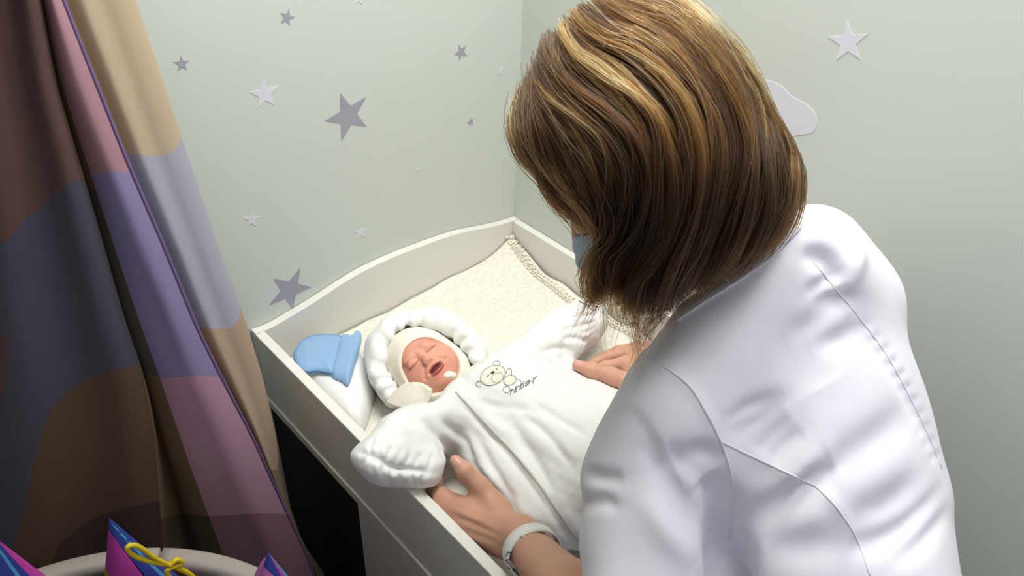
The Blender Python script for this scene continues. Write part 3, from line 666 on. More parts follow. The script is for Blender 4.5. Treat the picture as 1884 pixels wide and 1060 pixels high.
th = [at((918, 938), z=0.006), at((884, 897), z=0.022), at((856, 868), z=0.040), at((838, 848), z=0.048)]
bf.chain(th, [0.0175, 0.0135, 0.0115, 0.0085], 0.008, None, 0.02)
# tendons
for i in (0, 1, 2): bf.cap(LWR + 0.45 * (kn[i] - LWR) + 0.011 * palmn, kn[i] + 0.0045 * palmn, 0.0045, 0.0060, 0.008)
# right hand: thumb on the chest, fingers round the far side
rk = [at((1150, 668), z=-0.004), at((1158, 650), z=-0.02), at((1172, 640), z=-0.034), at((1190, 640), z=-0.044)]
for i, q in enumerate(rk): bf.cap(RWR + 0.25 * (q - RWR), q, 0.016, 0.0112, 0.016)
bf.cap(RWR, RWR + 0.5 * (rk[1] - RWR), 0.024, 0.018, 0.02)
for q, L in zip(rk, (0.034, 0.038, 0.034, 0.026)):
    m1 = q + L * unit((-0.5, 0.55, -0.25)); m2 = m1 + 0.7 * L * unit((-0.85, 0.35, -0.25)); bf.chain([q, m1, m2, m2 + 0.6 * L * unit((-0.95, 0.2, -0.1))], [0.0108, 0.0095, 0.0085, 0.007], 0.005, None, 0.008)
rth = [at((1165, 708), z=0.020), at((1125, 692), z=0.030), at((1090, 682), z=0.038), at((1062, 672), z=0.040)]
bf.chain(rth, [0.017, 0.0135, 0.0118, 0.0088], 0.008, None, 0.02)
V, Q = bf.mesh(); V = relax(V, Q, 1); N = normals(V, Q); BVB = bvh_of(V, Q)
for pts_, w_, d_ in [([(815, 930), (855, 948), (912, 975)], 0.005, 0.0022), ([(824, 956), (862, 972), (915, 992)], 0.005, 0.0022), ([(842, 978), (872, 990), (915, 1006)], 0.005, 0.0018), ([(835, 948), (870, 962), (915, 984)], 0.004, -0.0022), ([(845, 968), (875, 980), (915, 998)], 0.004, -0.0020),
                     ([(862, 905), (880, 925), (905, 945)], 0.010, -0.0035), ([(858, 858), (864, 868), (860, 878)], 0.0025, -0.0012), ([(864, 862), (870, 872), (866, 884)], 0.0025, -0.0012), ([(805, 926), (810, 934), (808, 944)], 0.0025, -0.001),
                     ([(1118, 676), (1120, 686), (1117, 698)], 0.0025, -0.0012), ([(1125, 677), (1127, 688), (1124, 700)], 0.0025, -0.0012), ([(960, 955), (945, 985), (915, 1015)], 0.003, -0.001)]:
    P_, _n = hits(BVB, pts_, 12)
    if len(P_) > 1: crease(V, N, P_, w_, d_)
BVB = bvh_of(V, Q)
body = obj('body', (V, Q), MT['skin'], wm)
def nail(tip, prev, up, name='thumbnail'):
    d = unit(tip - prev); up = unit(up - d * (up @ d)); s = np.cross(d, up); G = []
    for a in np.linspace(-1, 1, 7):
        for b_ in np.linspace(-1, 1, 7):
            k = math.sqrt(max(0.0, 1 - (0.9 * b_) ** 4)); p = tip - d * 0.002 + s * 0.0055 * a * k + d * 0.0068 * b_
            h = BVB.ray_cast(Vector(p + up * 0.03), Vector(-up)); G.append((np.array(h[0]) if h[0] is not None else p) + up * 0.0005)
    ii = np.arange(49).reshape(7, 7); Q_ = np.stack([ii[:-1, :-1].ravel(), ii[1:, :-1].ravel(), ii[1:, 1:].ravel(), ii[:-1, 1:].ravel()], 1)
    return obj(name, (np.array(G), Q_), MT['nail'], body)
nail(th[3], th[2], unit(CAM_C - th[3])); nail(rth[3], rth[2], unit(np.array([-0.2, -0.2, 1])))

# coat
cf = Field((-0.76, -1.32, -0.44), (-0.02, -0.60, 0.62), 0.0038)
cf.cap(A1 + [0, 0, 0.0], A2, 0.112, 0.118, 0.0, ((1, 0, 0), 1.50)); cf.cap(A2, HIP, 0.118, 0.128, 0.05, ((1, 0, 0), 1.38))
cf.cap(HIP, (-0.372, -1.09, -0.46), 0.128, 0.150, 0.04, ((1, 0, 0), 1.32)); cf.cap(A1 + 0.02 * bn, LSH, 0.085, 0.075, 0.06); cf.cap(A1 + 0.02 * bn, RSH, 0.090, 0.075, 0.06)
cf.cap(LSH, LEL + [0.0, 0.0, 0.02], 0.078, 0.076, 0.035, ((0, 1, 0), 1.10)); cf.cap(RSH, REL + [0, 0, 0.02], 0.076, 0.070, 0.035)
cf.trim(CS, 0.035); cf.plane((0, 0, -0.415), (0, 0, -1), 0.004)
cf.cap(at((1342, 1020), t=0.80), at((1375, 1250), t=0.86), 0.012, 0.03, 0.02, None, 'cut')       # arm pulled away from the side
V, Q = cf.mesh(); V = relax(V, Q, 2); N = normals(V, Q); bv = bvh_of(V, Q)
def press(px, w, d, taper=True):
    P, _ = hits(bv, px, 18)
    if len(P) > 1: crease(V, N, P, w, d, taper)
V += N * (wob(V, 28, 0.0035, 21) + wob(V, 60, 0.0015, 22))[:, None]
for pts, w, d in [([(1312, 905), (1334, 960), (1340, 1030), (1346, 1120), (1350, 1240)], 0.017, -0.030), ([(1335, 1035), (1338, 990), (1330, 930), (1300, 880)], 0.014, -0.016), ([(1330, 980), (1350, 1010), (1352, 1060)], 0.012, -0.012), ([(1360, 985), (1420, 940), (1500, 885), (1545, 850)], 0.018, -0.010), ([(1395, 930), (1450, 890), (1520, 830)], 0.014, 0.006),
                  ([(1300, 870), (1260, 855), (1215, 840)], 0.016, -0.008), ([(1070, 868), (1110, 880), (1150, 878)], 0.008, -0.006), ([(1074, 930), (1110, 922), (1140, 935)], 0.008, -0.005), ([(1200, 845), (1240, 920), (1310, 985)], 0.016, -0.007), ([(1190, 900), (1230, 980), (1280, 1040)], 0.014, 0.005),
                  ([(1330, 790), (1380, 755), (1450, 730)], 0.010, -0.005), ([(1345, 812), (1400, 780), (1445, 745)], 0.009, -0.005), ([(1380, 830), (1420, 800), (1460, 770)], 0.009, -0.004), ([(1410, 850), (1450, 815), (1480, 790)], 0.009, -0.004),
                  ([(1470, 470), (1520, 480), (1545, 520)], 0.010, -0.006), ([(1490, 560), (1550, 550), (1600, 560)], 0.010, -0.004), ([(1500, 640), (1560, 620), (1600, 590)], 0.012, -0.004), ([(1530, 860), (1600, 820), (1680, 760)], 0.02, -0.005), ([(1560, 960), (1640, 930), (1700, 880)], 0.018, -0.006), ([(1550, 1010), (1620, 1000), (1690, 960)], 0.014, -0.005),
                  ([(1365, 985), (1430, 935), (1495, 893), (1548, 860)], 0.007, -0.006), ([(1195, 832), (1240, 900), (1295, 955)], 0.008, -0.005), ([(1262, 838), (1300, 835), (1328, 860)], 0.012, -0.006), ([(1340, 800), (1375, 782), (1410, 775)], 0.004, -0.003), ([(1395, 835), (1425, 805), (1442, 778)], 0.005, -0.003), ([(1480, 545), (1520, 520), (1560, 505)], 0.008, -0.004), ([(1450, 620), (1510, 590), (1560, 545)], 0.014, -0.004), ([(1600, 1000), (1660, 980), (1735, 900)], 0.01, -0.004), ([(1640, 1040), (1700, 1000), (1745, 940)], 0.01, -0.004), ([(1400, 1000), (1470, 1010), (1560, 990)], 0.02, -0.006), ([(1575, 578), (1650, 690), (1710, 800), (1740, 880)], 0.012, -0.004), ([(1420, 640), (1480, 660), (1510, 720)], 0.03, -0.004), ([(1540, 560), (1580, 470), (1560, 420)], 0.015, 0.004)]: press(pts, w, d * 1.3)
for pts in ([(1188, 662), (1225, 676), (1270, 712), (1300, 760), (1326, 812), (1345, 870), (1350, 930)], [(1326, 812), (1380, 838), (1440, 866), (1500, 894), (1540, 935), (1575, 990), (1600, 1058)], [(1495, 480), (1580, 584), (1660, 705), (1732, 862)]): press(pts, 0.006, 0.0022)
r_ = np.random.default_rng(5)
for a_, b_ in (((1500, 470), (1732, 862)),):
    for q_ in np.linspace(0.05, 0.95, 16):
        x_ = 1495 + 237 * q_ + 22 * math.sin(q_ * 3.14); y_ = 480 + 382 * q_ - 14 * math.sin(q_ * 3.14); press([(x_ - 14, y_ + 6), (x_, y_), (x_ + 12, y_ - 8)], 0.004, -0.0016)
coat = obj('coat', (V, Q), MT['coat'], wm); bv = bvh_of(V, Q); BVC = bv
def seam_line(pts, r, n=40, name='seam'):
    P, Nn = hits(bv, pts, n, 0.0002)
    return obj(name, tube(P, r, 6), MT['coat'], coat)
seam_line([(1188, 662), (1225, 676), (1270, 712), (1300, 760), (1326, 812), (1345, 870), (1350, 930), (1342, 990)], 0.0012)
seam_line([(1326, 812), (1380, 838), (1440, 866), (1500, 894)], 0.0010); seam_line([(1500, 894), (1540, 935), (1575, 990), (1600, 1058)], 0.0009)
seam_line([(1495, 480), (1540, 535), (1580, 584), (1622, 640), (1660, 705), (1705, 795), (1732, 862)], 0.0007)
cl = [(1243, 572), (1290, 538), (1350, 498), (1410, 450), (1455, 405)]; P, Nn = hits(bv, [(x + 6, y + 9) for x, y in cl], 24, 0.001)
obj('collar_band', ribbon(P, 0.022, Nn, 0.002), MT['coat'], coat)
# trousers, shoes
tf = Field((-0.60, -1.30, -ZR + 0.03), (-0.14, -0.90, -0.05), 0.006)
for sx in (-1, 1): tf.chain([(-0.372 + sx * 0.08, -1.07, -0.10), (-0.372 + sx * 0.085, -1.06, -0.48), (-0.372 + sx * 0.09, -1.09, -ZR + 0.06)], [0.095, 0.072, 0.058], 0.03)
obj('trousers', tf.mesh(), MT['trousers'], wm)
for sx in (-1, 1):
    hf = Field((-0.372 + sx * 0.09 - 0.07, -1.20, -ZR), (-0.372 + sx * 0.09 + 0.07, -0.88, -ZR + 0.10), 0.005)
    hf.cap((-0.372 + sx * 0.09, -1.11, -ZR + 0.035), (-0.372 + sx * 0.09, -0.95, -ZR + 0.026), 0.042, 0.036, 0.0, ((1, 0, 0), 1.15)).cap((-0.372 + sx * 0.09, -1.10, -ZR + 0.04), (-0.372 + sx * 0.09, -1.10, -ZR + 0.09), 0.045, 0.042, 0.03).plane((0, 0, -ZR + 0.001), (0, 0, -1), 0.003)
    obj('shoe', hf.mesh(), MT['shoe'], wm)

# surgical mask
mf = Field(hw(0, -0.05, 0.07) - 0.12, hw(0, -0.05, 0.07) + 0.12, 0.002)
mf.ell(hw(0, -0.054, 0.058), (0.062, 0.046, 0.060), FA, 0.0); mf.ell(hw(0, -0.054, 0.052), (0.060, 0.060, 0.059), FA, 0.0, 'cut'); mf.plane(hw(0, 0, 0.03), -fz, 0.002)
V, Q = mf.mesh(); D = (V - HW) @ FA.T; V += fz * (0.0012 * np.sin(D[:, 1] * 330))[:, None]
mask = obj('face_mask', (V, Q), MT['mask_blue'], wm)
for sx in (-1, 1):
    obj('ear_loop', tube(catmull([hw(sx * 0.060, -0.030, 0.045), hw(sx * 0.072, -0.012, 0.010), hw(sx * 0.078, -0.004, -0.014), hw(sx * 0.074, -0.04, -0.006), hw(sx * 0.060, -0.066, 0.038)], 6), 0.0013, 6), MT['strap'], mask)

# wristband
wc = at((980, 1030), z=0.02); wd_ = unit(LEL - LWR); wu = unit(np.cross(wd_, (0, 0, 1))); wv_ = np.cross(wu, wd_)
wc = LWR + wd_ * ((wc - LWR) @ wd_)
V, F = [], []; n = 48; pr = [(0.0, -0.0120), (0.0024, -0.0112), (0.0024, 0.0112), (0.0, 0.0120)]
for k in range(n):
    a = 2 * math.pi * k / n
    for r, w in pr: V.append(wc + (0.0345 + r) * math.cos(a) * wu + (0.0305 + r) * math.sin(a) * wv_ + w * wd_)
for k in range(n):
    for j in range(4): F.append((k * 4 + j, k * 4 + (j + 1) % 4, ((k + 1) % n) * 4 + (j + 1) % 4, ((k + 1) % n) * 4 + j))
band = obj('wristband', (V, F), MT['strap'], wm)
tag(band, 'white silicone wristband with dark marks')
bv = BVHTree.FromPolygons([tuple(v) for v in V], F)
ln = [stitch(s, 0.0014, None) for s in ([(932, 1022), (936, 1016), (942, 1020), (938, 1028), (931, 1032)], [(933, 1034), (940, 1038), (945, 1034)], [(931, 1042), (938, 1046), (934, 1052)], [(938, 1040), (944, 1046), (942, 1052)], [(957, 988), (959, 989), (961, 990)], [(968, 983), (970, 984), (972, 985)])]
ln = [l for l in ln if l]
if ln: obj('printed_mark', join(*ln), MT['ink'], band)

# ------------------------------------------------------------------ hair
HSIL = Silhouette([(1000, 66), (984, 104), (958, 150), (934, 190), (924, 232), (930, 272), (952, 292), (985, 306), (1020, 318), (1062, 360), (1098, 405), (1112, 440), (1108, 468), (1092, 504), (1084, 526), (1102, 536), (1130, 522), (1150, 556), (1176, 572), (1206, 560), (1240, 552), (1300, 530), (1372, 486), (1436, 440), (1462, 402), (1469, 340), (1447, 282),
                   (1410, 222), (1382, 150), (1348, 88), (1310, 38), (1262, 6), (1225, -14), (1150, -24), (1085, -16), (1035, 18)])
hc = HW + 0.0 * fx
hf = Field(HW - 0.24, HW + 0.24, 0.0034)
hf.ell(hw(0, 0.012, -0.012), (0.112, 0.142, 0.136), FA, 0.0)
hf.ell(HW + [-0.01, 0.0, -0.035], (0.125, 0.150, 0.135), None, 0.05)
hf.cap(hw(0.0, 0.06, -0.03), A1 + [-0.0, 0.02, 0.11], 0.118, 0.112, 0.04)
for sx in (-1, 1): hf.cap(hw(sx * 0.07, 0.0, -0.01), hw(sx * 0.07, 0.0, -0.01) + [0, -0.005, -0.135], 0.075, 0.05, 0.04)
hf.trim(HSIL, 0.045)
hf.cap(hw(0, -0.02, 0.07), hw(0, -0.08, 0.20), 0.060, 0.075, 0.02, None, 'cut')             # open in front of the face
V, Q = hf.mesh(); V = relax(V, Q, 3); N = normals(V, Q); BVH_H = bvh_of(V, Q)
shell = obj('hair', (V - 0.008 * N, Q), MT['shell'], wm)
guides = [[(95, 265), (50, 360), (62, 440), (105, 495), (150, 535), (195, 615), (260, 672), (330, 715)],
          [(120, 230), (120, 330), (155, 450), (222, 545), (318, 645), (382, 735), (398, 810)],
          [(150, 190), (165, 300), (215, 400), (280, 500), (340, 600), (385, 720), (380, 830), (350, 910), (318, 975)],
          [(185, 150), (190, 230), (235, 320), (310, 400), (390, 500), (430, 620), (430, 760), (380, 860), (345, 960)],
          [(220, 105), (240, 190), (310, 280), (400, 350), (490, 450), (520, 600), (500, 760), (440, 880), (440, 1000)],
          [(250, 65), (310, 150), (410, 200), (510, 290), (590, 400), (620, 560), (590, 740), (520, 880), (490, 1000)],
          [(300, 30), (390, 110), (490, 150), (590, 230), (670, 350), (700, 520), (670, 720), (600, 870), (560, 975)],
          [(360, 0), (470, 60), (570, 110), (670, 210), (750, 340), (790, 510), (760, 700), (690, 850), (630, 950)],
          [(430, -30), (550, 10), (650, 80), (750, 190), (830, 330), (880, 500), (870, 680), (800, 820), (730, 890)],
          [(520, -45), (640, 10), (740, 110), (830, 230), (900, 370), (950, 520), (960, 650), (910, 760), (850, 840)],
          [(600, -45), (710, 50), (800, 180), (880, 310), (958, 450), (996, 580), (1002, 660), (978, 730), (935, 780)]]
NP = 18
GD = np.array([resample(catmull([(900 + x / 1.7667, y / 1.7667) for x, y in gl], 8), NP) for gl in guides])
NS = 30000
pts = np.zeros((NS, NP, 3), np.float32); cols = np.zeros((NS, NP, 4), np.float32); rad = np.zeros((NS, NP), np.float32)
dark, mid, gold, pale = (np.array(lin(c)[:3]) for c in ('1B0E05', '452A12', '98692F', 'CFA66C'))
tt = np.linspace(0, 1, NP); NL = 280
lock_f = np.sort(rng.uniform(0, len(guides) - 1.001, NL)); lock_p = rng.uniform(0, 6.3, (NL, 3)); lock_a = rng.normal(size=NL); lock_d = rng.normal(size=NL); lock_h = rng.random(NL); lock_s = rng.uniform(0.0, 0.35, NL)
k = 0
while k < NS:
    li = rng.integers(NL); fc = lock_f[li]; f0 = np.clip(fc + rng.normal() * 0.13, 0, len(guides) - 1.001); fly = rng.random() < 0.035
    s0 = 0.3 * rng.beta(0.6, 2.0) if rng.random() < 0.7 else rng.uniform(0.2, 0.6); s1 = s0 + rng.uniform(0.3, 0.8) if rng.random() < 0.35 else rng.uniform(0.84, 1.03)
    s = s0 + (s1 - s0) * tt
    f = f0 + (fc - f0) * np.clip(s * 1.1, 0, 0.75)
    if fc < 1.0: f = f + ((0.06 if fc < 0.42 else 1.0) + 0.06 * rng.random() - f) * np.clip((s - 0.35) * 4, 0, 1); f = np.clip(f, 0, len(guides) - 1.001)
    i = np.clip(f.astype(int), 0, len(guides) - 2); w = f - i
    fi = np.clip(s, 0, 1) * (NP - 1); a = np.clip(fi.astype(int), 0, NP - 2); b = (fi - a)[:, None]
    ga = GD[i, a] * (1 - b) + GD[i, a + 1] * b; gb = GD[i + 1, a] * (1 - b) + GD[i + 1, a + 1] * b; q = ga * (1 - w[:, None]) + gb * w[:, None]
    if s1 > 1: q[-1] += (s1 - 1) * NP * (GD[i[-1], -1] - GD[i[-1], -2])
    tng = np.gradient(q, axis=0); nrm = np.stack([-tng[:, 1], tng[:, 0]], 1) / (np.linalg.norm(tng, axis=1)[:, None] + 1e-6)
    amp = 10.0 * lock_a[li] * np.sin(7.5 * s + lock_p[li, 0]) * (1.1 - 0.5 * s) + 3.0 * np.sin(17 * s + lock_p[li, 1]) * np.sin(lock_p[li, 2]) + 1.2 * np.sin(24 * s + rng.uniform(0, 6.3)) + rng.normal() * 7 * np.clip(s - 0.3, 0, 1)
    if fly: amp = amp + rng.normal() * 7 * np.sin(rng.uniform(2, 6) * s + rng.uniform(0, 6.3))
    q = q + nrm * amp[:, None]
    lift = rng.uniform(-0.006, 0.002) + 0.0035 * lock_d[li] * (0.4 + s) + (rng.uniform(0.002, 0.008) if fly else 0); last = None; ok = True
    for j in range(NP):
        h = BVH_H.ray_cast(Vector(CAM_C), Vector(ray(q[j])))
        if h[0] is not None:
            p = np.array(h[0]); nn = np.array(h[1]); dep = np.linalg.norm(p - CAM_C)
            if last is not None and abs(dep - last) > 0.05: h = (None,)
        if h[0] is None:
            if last is None: ok = False; break
            p0 = CAM_C + last * ray(q[j]); h2 = BVH_H.find_nearest(Vector(p0)); near = np.array(h2[0]); p = near * (0.75 if fc > 8 else 0.45) + p0 * (0.25 if fc > 8 else 0.55); nn = np.array(h2[1]); dep = np.linalg.norm(p - CAM_C)
        last = dep; lf = lift[j] if np.ndim(lift) else lift
        pts[k, j] = p + nn * (lf + 0.002 * math.sin(6 * s[j] + lock_p[li, 1]))
    if not ok: continue
    # colour: sun-bleached locks on the crown, darker lengths below, a few light ends
    top = np.clip(1.40 - 1.9 * s, 0, 1) if fc > 1.6 else np.clip(0.85 - 0.8 * s, 0, 1)
    if fc > 9.2: top = np.clip(1.0 - 0.9 * s, 0.15, 1)
    hl = 1.0 if lock_h[li] > 0.73 else (0.32 if lock_h[li] > 0.42 else 0.06)
    win = np.clip(np.sin(np.clip((s - lock_s[li] + 0.15) / 0.75, 0, 1) * np.pi), 0, 1) ** 0.7
    mg = top * hl * (0.35 + 0.65 * win) * rng.uniform(0.7, 1.15) + 0.16 * rng.random() + (0.35 * np.clip((s - 0.82) * 6, 0, 1) if 1.2 < fc < 4.5 and lock_h[li] > 0.45 else 0)
    mg = np.clip(mg, 0, 1)
    c = dark + (mid - dark) * np.clip(mg * 2.6, 0, 1)[:, None] + (gold - mid) * np.clip(mg * 2.4 - 0.7, 0, 1)[:, None] + (pale - gold) * np.clip(mg * 3 - 1.9, 0, 1)[:, None]
    cols[k, :, :3] = c * rng.uniform(0.8, 1.2); cols[k, :, 3] = 1
    rad[k] = rng.uniform(0.00020, 0.00045) * np.clip(np.minimum((1.02 - tt) * 5, 1), 0.12, 1)
    k += 1
# the far side of the head: mirrored locks that lie on the side turned away
far = []
for k in range(0, NS, 2):
    p = pts[k] - 2 * ((pts[k] - HW) @ fx)[:, None] * fx; q_ = []
    for j in range(NP):
        h = BVH_H.find_nearest(Vector(p[j])); nn = np.array(h[1]); a = np.array(h[0])
        if (a - CAM_C) @ nn < 0.02 or np.linalg.norm(a - p[j]) > 0.06: q_ = None; break
        q_.append(a + 0.002 * nn * ((k % 7) / 3 - 1))
    if q_ is not None: far.append((k, q_))
pts = np.concatenate([pts] + [np.array(q_, np.float32)[None] for _, q_ in far]); cols = np.concatenate([cols, cols[[k for k, _ in far]]]) if far else cols; rad = np.concatenate([rad, rad[[k for k, _ in far]]]) if far else rad; NS = len(pts)
hcv = bpy.data.hair_curves.new('hair_strands'); hcv.add_curves([NP] * NS)
hcv.attributes['position'].data.foreach_set('vector', pts.ravel()) if 'position' in hcv.attributes else hcv.points.foreach_set('position', pts.ravel())
ra_ = hcv.attributes.get('radius') or hcv.attributes.new('radius', 'FLOAT', 'POINT'); ra_.data.foreach_set('value', rad.ravel())
ca_ = hcv.attributes.new('tint', 'FLOAT_COLOR', 'POINT'); ca_.data.foreach_set('color', cols.ravel())
mh = bpy.data.materials.new('hair_fibre'); mh.use_nodes = True; nt = mh.node_tree; N_ = nt.nodes; N_.remove(N_['Principled BSDF'])
hb = N_.new('ShaderNodeBsdfHairPrincipled'); hb.parametrization = 'COLOR'; hb.inputs['Roughness'].default_value = 0.42; hb.inputs['IOR'].default_value = 1.38; hb.inputs['Radial Roughness'].default_value = 0.5
an = N_.new('ShaderNodeAttribute'); an.attribute_name = 'tint'; nt.links.new(an.outputs['Color'], hb.inputs['Color']); nt.links.new(hb.outputs[0], N_['Material Output'].inputs[0])
hcv.materials.append(mh)
ho = bpy.data.objects.new('hair_strands', hcv); COL.objects.link(ho); ho.parent = wm; ho.location = tuple(-ORIGIN[wm.name]); ho['kind'] = 'stuff'

# ================================================================== CURTAIN
cur = empty('curtain', (-1.0, -0.17, -ZR), 'long multicoloured cubicle curtain with large overlapping circles hanging left of the table', 'curtain')
rows = [0, 150, 300, 450, 600, 700, 800, 900, 1000, 1060]
def cshift(base, d): return [b + d for b in base]
Lx = [75, 100, 145, 188, 230, 266, 284, 292, 299, 301]; Gx = [77, 103, 148, 191, 233, 272, 300, 332, 365, 385]; PLx = [84, 121, 180, 235, 299, 332, 375, 415, 460, 485]
PRx = [115, 175, 234, 300, 360, 410, 463, 508, 555, 580]; Ex = [250, 300, 350, 400, 455, 485, 508, 523, 557, 601]
lerp = lambda a, b, t: [u + (v - u) * t for u, v in zip(a, b)]
columns = [  # (image x per row, offset towards the viewer, strip)
    ([-420] * 10, 0.00, 0), ([-300] * 10, 0.05, 0), (cshift(lerp([-200] * 10, Lx, 0.15), 0), 0.00, 0), (lerp([-160] * 10, Lx, 0.45), 0.055, 0), (lerp([-160] * 10, Lx, 0.72), 0.035, 0), (lerp([-160] * 10, Lx, 0.90), 0.05, 0), (Lx, 0.030, 0),
    (lerp(Lx, Gx, 0.5), -0.035, 1), (Gx, -0.008, 1), (lerp(Gx, PLx, 0.4), 0.012, 1), (PLx, 0.030, 2), (lerp(PLx, PRx, 0.35), 0.040, 2), (lerp(PLx, PRx, 0.8), 0.036, 2), (PRx, 0.030, 2),
    (lerp(PRx, Ex, 0.04), 0.010, 3), (lerp(PRx, Ex, 0.25), 0.022, 3), (lerp(PRx, Ex, 0.52), 0.010, 3), (lerp(PRx, Ex, 0.75), 0.004, 3), (lerp(PRx, Ex, 0.93), -0.008, 3), (Ex, -0.03, 3), (lerp(PRx, Ex, 0.97), -0.07, 3)]
bdir = unit((-1, 0.10, 0)); bnm = unit((-0.10, -1, 0)); bp0 = np.array([-0.70, -0.20, 0])
def on_plane(p, off):
    r = ray(p); q0 = bp0 + bnm * off; t = ((q0 - CAM_C) @ bnm) / (r @ bnm); return CAM_C + t * r
ZS = np.linspace(1.66, -ZR + 0.04, 150)
grid = []
for xs, off, st in columns:
    P = np.array([on_plane((x, y), off) for x, y in zip(xs, rows)])
    zs = P[::-1, 2]; fx_ = np.interp(ZS, zs, P[::-1, 0]); fy_ = np.interp(ZS, zs, P[::-1, 1]); iy = np.interp(ZS, zs, np.array(rows, float)[::-1])
    hi = ZS > P[0, 2]; k_ = np.clip(ZS - P[0, 2], 0, 1); sl = (P[0, 0] - P[1, 0]) / (P[0, 2] - P[1, 2]); fx_ = np.where(hi, fx_ + 0.12 * sl * (1 - np.exp(-k_ / 0.12)), fx_)
    iy = np.where(hi, -(k_) * 700, iy); lo_ = ZS < P[-1, 2]; iy = np.where(lo_, 1060 + (P[-1, 2] - ZS) * 700, iy)
    grid.append(np.stack([fx_, fy_, ZS, iy, np.full(len(ZS), st, float)], 1))
grid = np.array(grid); nc = len(columns)
def ker(a): 
    k = np.exp(-np.linspace(-2, 2, 9) ** 2); k /= k.sum(); ap = np.pad(a, ((0, 0), (4, 4)), 'edge'); return np.array([np.convolve(r, k, 'valid') for r in ap])
grid[:, :, 0] = ker(grid[:, :, 0]); grid[:, :, 1] = ker(grid[:, :, 1])
SUB = 7
fine = np.array([catmull(grid[:, j, :4], SUB) for j in range(grid.shape[1])]); fine = fine.transpose(1, 0, 2); nf = fine.shape[0]
strip = np.repeat([c_[2] for c_ in columns[1:]], SUB).astype(int)[:nf - 1]
u = np.linspace(0, 1, nf)
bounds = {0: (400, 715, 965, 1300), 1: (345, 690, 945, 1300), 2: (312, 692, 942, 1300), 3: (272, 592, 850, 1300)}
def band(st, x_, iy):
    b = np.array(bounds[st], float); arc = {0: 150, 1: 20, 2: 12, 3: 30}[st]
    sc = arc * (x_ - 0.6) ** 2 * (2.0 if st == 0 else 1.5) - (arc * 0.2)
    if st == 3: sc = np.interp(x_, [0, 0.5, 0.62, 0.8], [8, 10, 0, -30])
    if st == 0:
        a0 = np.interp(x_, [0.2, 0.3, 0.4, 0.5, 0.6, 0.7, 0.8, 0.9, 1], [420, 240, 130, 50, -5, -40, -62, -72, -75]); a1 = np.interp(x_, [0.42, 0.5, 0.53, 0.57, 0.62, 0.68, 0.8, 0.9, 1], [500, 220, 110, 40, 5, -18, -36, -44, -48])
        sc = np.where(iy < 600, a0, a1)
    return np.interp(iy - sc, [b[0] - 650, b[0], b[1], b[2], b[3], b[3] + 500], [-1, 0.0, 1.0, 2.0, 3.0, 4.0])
V = fine[:, :, :3].reshape(-1, 3); nr = fine.shape[1]; ii = np.arange(nf * nr).reshape(nf, nr)
ramps = {0: ['5A4441', '494854', '594639', '463832', '463832'], 1: ['75634E', '5F5952', '77644F', '5A4E40', '5A4E40'], 2: ['AE8790', '9286AE', 'B890A4', '95707A', '8F6A70'], 3: ['B7A48C', 'A5A1B0', 'AC9783', '85755F', '85755F']}  # leftmost strip darkened: its shade is put into the print colours
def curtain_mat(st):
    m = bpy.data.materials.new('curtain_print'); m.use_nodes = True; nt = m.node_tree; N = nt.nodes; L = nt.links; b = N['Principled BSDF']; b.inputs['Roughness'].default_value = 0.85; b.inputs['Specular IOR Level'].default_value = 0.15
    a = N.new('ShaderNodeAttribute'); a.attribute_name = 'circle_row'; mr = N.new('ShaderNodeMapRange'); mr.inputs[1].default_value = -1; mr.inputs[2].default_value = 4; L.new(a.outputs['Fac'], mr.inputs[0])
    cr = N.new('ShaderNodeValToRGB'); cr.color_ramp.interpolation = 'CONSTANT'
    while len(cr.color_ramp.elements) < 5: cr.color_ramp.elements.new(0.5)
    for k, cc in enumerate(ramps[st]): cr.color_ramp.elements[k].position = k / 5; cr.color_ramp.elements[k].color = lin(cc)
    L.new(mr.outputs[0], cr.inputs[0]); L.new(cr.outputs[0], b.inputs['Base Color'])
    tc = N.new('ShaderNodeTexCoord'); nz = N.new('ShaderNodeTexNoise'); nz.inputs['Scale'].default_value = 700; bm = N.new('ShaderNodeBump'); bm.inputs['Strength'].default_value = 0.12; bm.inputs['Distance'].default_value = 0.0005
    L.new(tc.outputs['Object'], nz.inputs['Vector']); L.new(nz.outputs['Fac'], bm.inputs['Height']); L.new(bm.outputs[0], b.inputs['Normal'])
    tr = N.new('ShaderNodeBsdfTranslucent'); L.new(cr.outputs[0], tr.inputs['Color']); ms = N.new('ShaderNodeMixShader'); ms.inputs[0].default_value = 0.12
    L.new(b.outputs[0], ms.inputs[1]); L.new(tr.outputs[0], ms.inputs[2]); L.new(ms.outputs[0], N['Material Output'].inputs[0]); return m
# each printed panel is a strip of the cloth with its own verts so that the print changes sharply at the folds
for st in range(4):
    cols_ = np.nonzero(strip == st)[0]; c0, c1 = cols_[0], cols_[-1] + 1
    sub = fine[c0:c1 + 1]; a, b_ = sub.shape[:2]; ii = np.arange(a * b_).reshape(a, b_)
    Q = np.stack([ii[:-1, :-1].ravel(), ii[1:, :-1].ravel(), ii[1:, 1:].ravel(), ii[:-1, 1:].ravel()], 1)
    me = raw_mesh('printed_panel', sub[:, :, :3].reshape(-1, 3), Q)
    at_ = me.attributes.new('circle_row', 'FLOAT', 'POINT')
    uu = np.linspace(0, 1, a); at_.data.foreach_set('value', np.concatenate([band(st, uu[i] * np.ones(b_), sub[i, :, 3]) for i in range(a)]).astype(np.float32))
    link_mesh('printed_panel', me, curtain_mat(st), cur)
hem = fine[np.nonzero(strip == 2)[0][-1] + 1][:, :3] + 0.002 * bnm
obj('hem', tube(hem[::2], 0.0022, 6), mat('purple_hem', '6F5A86', 0.8), cur)
